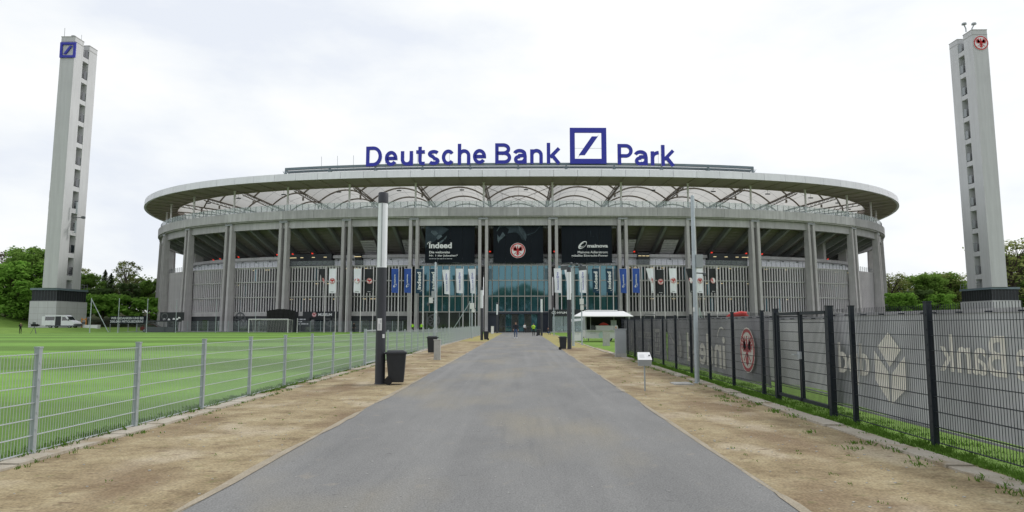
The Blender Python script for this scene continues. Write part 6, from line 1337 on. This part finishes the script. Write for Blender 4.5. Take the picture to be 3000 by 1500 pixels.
def conifer(seed, H, Rr, n, size):
    rn = random.Random(seed); tb = MB().tube([(0, 0, -.3), (0, 0, H * .5), (0, 0, H * .98)], [H * .014, H * .009, .03], 7); cr = MB()
    for i in range(n):
        t = rn.random() ** .75; z = H * (.12 + .88 * t); a = rn.uniform(0, 6.283); r = Rr * (1 - t) ** .85 * rn.uniform(.25, 1.08) * (1 + .25 * math.sin(z * 3.1)); s = size * rn.uniform(.6, 1.2) * (.6 + .6 * (1 - t))
        p = V((math.cos(a) * r, math.sin(a) * r, z - r * .18)); d = V((math.cos(a), math.sin(a), -.35 + rn.uniform(-.2, .2))).normalized(); w = d.cross(V((0, 0, 1))).normalized() + V((0, 0, rn.uniform(-.3, .3)))
        cr.add([p - d * s * .5, p - w * s * .45, p + d * s * .8, p + w * s * .45], [(0, 1, 2, 3)])
    return tb, cr
TM = {}
def tree_kind(k, tb_cr, bark, leaf):
    tb, cr = tb_cr; TM[k] = (tb.mesh('trunk', (0, 0, 0), bark, True), cr.mesh('crown', (0, 0, 0), leaf))
tree_kind('dense', leafy(1, 18, 6.0, 44, 230, .31, 4.5), 'bark', 'leaf_mid')
tree_kind('bright', leafy(2, 17, 6.4, 46, 240, .31, 3.5), 'bark', 'leaf_bright')
tree_kind('dark', leafy(3, 19, 5.2, 40, 220, .31, 5), 'bark', 'leaf_dark')
tree_kind('brown', leafy(4, 19, 4.6, 36, 110, .26, 6), 'bark', 'leaf_brown')
tree_kind('pale', leafy(5, 18, 4.4, 34, 80, .23, 6.5), 'bark_pale', 'leaf_pale')
tree_kind('sparse', leafy(6, 17, 5.0, 38, 60, .22, 5.5), 'bark', 'leaf_pale')
tree_kind('spruce', conifer(7, 18, 4.2, 3200, .62), 'bark', 'leaf_dark')
tree_kind('bush', leafy(8, 4.5, 3.0, 18, 110, .26, .6), 'bark', 'leaf_bright')
WIDEN = {'dense': 1.45, 'bright': 1.35, 'dark': 1.4, 'brown': 1.2, 'pale': 1.35, 'sparse': 1.6}
def tree(k, label, px, top, Y, z0, wide=1.0, rz=0.0, group='trees around the stadium'):
    x = xat(px, Y); h = zat(top, Y, px) - z0; H0 = {'dense': 18, 'bright': 17, 'dark': 19, 'brown': 19, 'pale': 18, 'sparse': 17, 'spruce': 18, 'bush': 4.5}[k]; s = h / H0
    r = local(thing('bush' if k == 'bush' else ('spruce_tree' if k == 'spruce' else 'tree'), label, 'bush' if k == 'bush' else 'tree', (x, Y, z0), group, rz)); r.scale = (s * wide * WIDEN.get(k, 1), s * wide * WIDEN.get(k, 1), s)
    for nm, me in zip(('trunk', 'crown'), TM[k]): inst(nm, me, r)
T_ = tree
T_('bright', 'broad bright green tree at the left picture edge', 12, 765, 150, 1.6, 1.15, .3); T_('dense', 'tall green tree between the left edge and the left tower', 85, 728, 158, 2.0, .95, 1.1)
T_('brown', 'dark brownish tree top behind the bright tree at far left', 18, 738, 178, 4, 1.0, .5); T_('brown', 'brown-leaved tree left of the tall green tree', 48, 742, 170, 3, .9, 2.0); T_('pale', 'yellowish tree directly left of the tower shaft', 118, 815, 160, 3, 1.2, 1.7)
T_('bright', 'low bright tree filling the gap left of the tower podium', 70, 828, 152, 1.8, 1.1, 2.5); T_('dark', 'dark shady tree behind the left tower podium', 105, 850, 165, 3, 1.5, 1.2); T_('dense', 'second green tree at the left edge behind the bank', 150, 770, 172, 4, 1.0, .9)
T_('dense', 'green tree immediately right of the left tower', 246, 800, 168, 4, .9, .2); T_('pale', 'bare-topped pale tree peeping right of the tower', 240, 785, 182, 5, .7, 1.4)
T_('spruce', 'dark spruce, left one of the pair right of the left tower', 300, 790, 172, 4.5, 1.2, .4); T_('spruce', 'dark spruce, right one of the pair right of the left tower', 318, 800, 168, 4.5, 1.2, 1.9); T_('dark', 'dark low tree below the spruces', 282, 845, 164, 3.5, 1.5, 2.2)
T_('pale', 'tall pale sparse tree standing above the rest left of the stadium', 361, 764, 172, 5, .95, .8); T_('dark', 'dark tree below the tall pale tree', 372, 830, 166, 4, 1.1, .1); T_('pale', 'light green tree right of the tall pale tree', 405, 815, 178, 6, 1.1, 2.9)
T_('dense', 'green tree touching the left corner of the stadium', 440, 822, 172, 4, 1.0, .5); T_('pale', 'yellow-green tree between the pale tree and the stadium', 338, 835, 175, 5, 1.1, .9)
T_('bush', 'bright bush on the slope below the spruces', 300, 862, 160, 3.0, 1.6, 0); T_('bush', 'bright bush on the slope right of the ball-net pole', 336, 864, 161, 3.5, 1.4, 1); T_('bush', 'bright bush at the foot of the stadium corner trees', 436, 872, 162, 2.5, 1.8, 2); T_('bush', 'bright bush right beside the left tower podium', 262, 868, 160, 2.6, 1.5, 3)
T_('sparse', 'thin-leaved tree right beside the stadium on the right', 2612, 800, 172, 1, 1.0, .3); T_('sparse', 'feathery tree second from the stadium on the right', 2650, 812, 180, 2, 1.1, 1.3); T_('dense', 'round green tree halfway between stadium and right tower', 2720, 805, 176, 2, 1.0, 2.2); T_('dense', 'green tree left of the right tower', 2765, 800, 182, 2, 1.05, .6)
T_('sparse', 'pale twiggy tree close to the right tower', 2802, 798, 178, 2, 1.0, 2.0); T_('dark', 'dark tree low behind the right fence line', 2690, 850, 165, 1, 1.4, 1.1); T_('bright', 'fresh green low tree behind the right fence', 2640, 858, 160, .5, 1.2, .2); T_('bright', 'fresh green low tree left of the right podium', 2758, 862, 162, .5, 1.2, 1.6)
T_('sparse', 'tall twiggy tree with visible trunk right of the right tower', 2975, 695, 152, 1, 1.0, 1.0); T_('dense', 'dense green tree at the right picture edge', 2990, 745, 160, 1, 1.1, .3); T_('dark', 'dark tree behind the right tower podium', 2960, 800, 168, 1, 1.1, 2.4); T_('dense', 'green tree filling the space behind the right podium', 2830, 830, 185, 2, 1.2, 1.9)
# woods that read as one mass: behind the stadium sides and behind the viewer (mirrored in the glass)
wd = MB(); wr = random.Random(21)
def wood(x0, x1, y0, y1, z0, zt, n, size):
    tops = [wr.uniform(.65, 1.0) for _ in range(40)]
    for i in range(n):
        u = wr.random(); x = x0 + (x1 - x0) * u; y = wr.uniform(y0, y1); k = u * 39; a = tops[int(k)] * (1 - k % 1) + tops[min(39, int(k) + 1)] * (k % 1); z = z0 + (zt - z0) * a * wr.random() ** .7; s = size * wr.uniform(.6, 1.3)
        n_ = V((wr.uniform(-1, 1), wr.uniform(-1, .3), wr.uniform(-.2, 1.2))).normalized(); uu = n_.cross(V((wr.uniform(-1, 1), 0, wr.uniform(-1, 1)))).normalized(); w = n_.cross(uu); p = V((x, y, z)); wd.add([p - uu * s, p - w * s * .7, p + uu * s, p + w * s * .7], [(0, 1, 2, 3)])
wood(-240, -82, 196, 214, 2, 17, 17000, .5); wood(92, 240, 190, 208, 0, 16.5, 22000, .45); wood(-150, 150, -118, -96, 0, 23, 12000, 1.5)
tag(wd.build('woodland', 'leaf_wood'), 'dark mass of woodland closing the view behind the trees', 'woodland', kind='stuff')
# ------------------------------------------------------------------ tufts and weeds
gt = MB(); gd = random.Random(33)
def tuft(x, y, n, h, spread):
    for i in range(n):
        a = gd.uniform(0, 6.283); r = gd.random() * spread; hh = h * gd.uniform(.5, 1.2); bx, by = x + math.cos(a) * r, y + math.sin(a) * r; w = .004 + .004 * gd.random(); l = hh * gd.uniform(.2, .9); t_ = gd.uniform(0, 6.283)
        gt.add([(bx - w, by, 0), (bx + w, by, 0), (bx + math.cos(t_) * l * .4 + w * .6, by + math.sin(t_) * l * .4, hh * .7), (bx + math.cos(t_) * l, by + math.sin(t_) * l, hh)], [(0, 1, 2, 3)])
for i in range(420): tuft(-5.98 + gd.gauss(0, .05), gd.uniform(6, 40), 14, .09, .10)
for i in range(160): tuft(gd.uniform(-5.66, -5.50), gd.uniform(6, 30), 7, .045, .06)
for i in range(1100): tuft(5.22 + gd.gauss(0, .11), gd.uniform(5, 37), 12, .055, .10)
for i in range(90): y = gd.uniform(6, 30); tuft(4.70 + gd.gauss(0, .07), y, 10, .06, .09)
for i in range(70): tuft(gd.uniform(-5.3, -3.1), gd.uniform(6, 40), gd.randint(4, 9), .025, .05)
for i in range(110): tuft(gd.uniform(2.7, 4.6), gd.uniform(6, 34), gd.randint(4, 9), .025, .06)
for i in range(12): tuft(gd.uniform(4.2, 4.68), gd.uniform(8, 16), 26, .05, .16)
for i in range(260): tuft(5.5 + gd.random() * .5, gd.uniform(6, 24), 14, .035, .2)
for i in range(260): tuft(-6.05 - gd.random() * .35, gd.uniform(7, 26), 12, .04, .15)
tag(gt.build('grass_tufts', 'grass_blade'), 'scattered green grass tufts and weeds along kerbs and in the sand', 'grass', kind='stuff')
pb = MB()
for i in range(500):
    sd = gd.random() < .5; x = gd.uniform(-5.5, -3.0) if sd else gd.uniform(2.5, 4.7); y = gd.uniform(4, 26); r = gd.uniform(.004, .012); pb.frame((x, y, .008), (r, r * .3, 0), (-r * .3, r * .8, 0), (0, 0, r * .5))
for i in range(160): x = gd.uniform(-2.9, 2.4); y = gd.uniform(4, 20); r = gd.uniform(.004, .01); pb.frame((x, y, .016), (r, r * .3, 0), (-r * .3, r * .8, 0), (0, 0, r * .5))
tag(pb.build('pebbles', 'box_stone'), 'small pale pebbles strewn over sand and path edge', 'pebbles', kind='stuff')
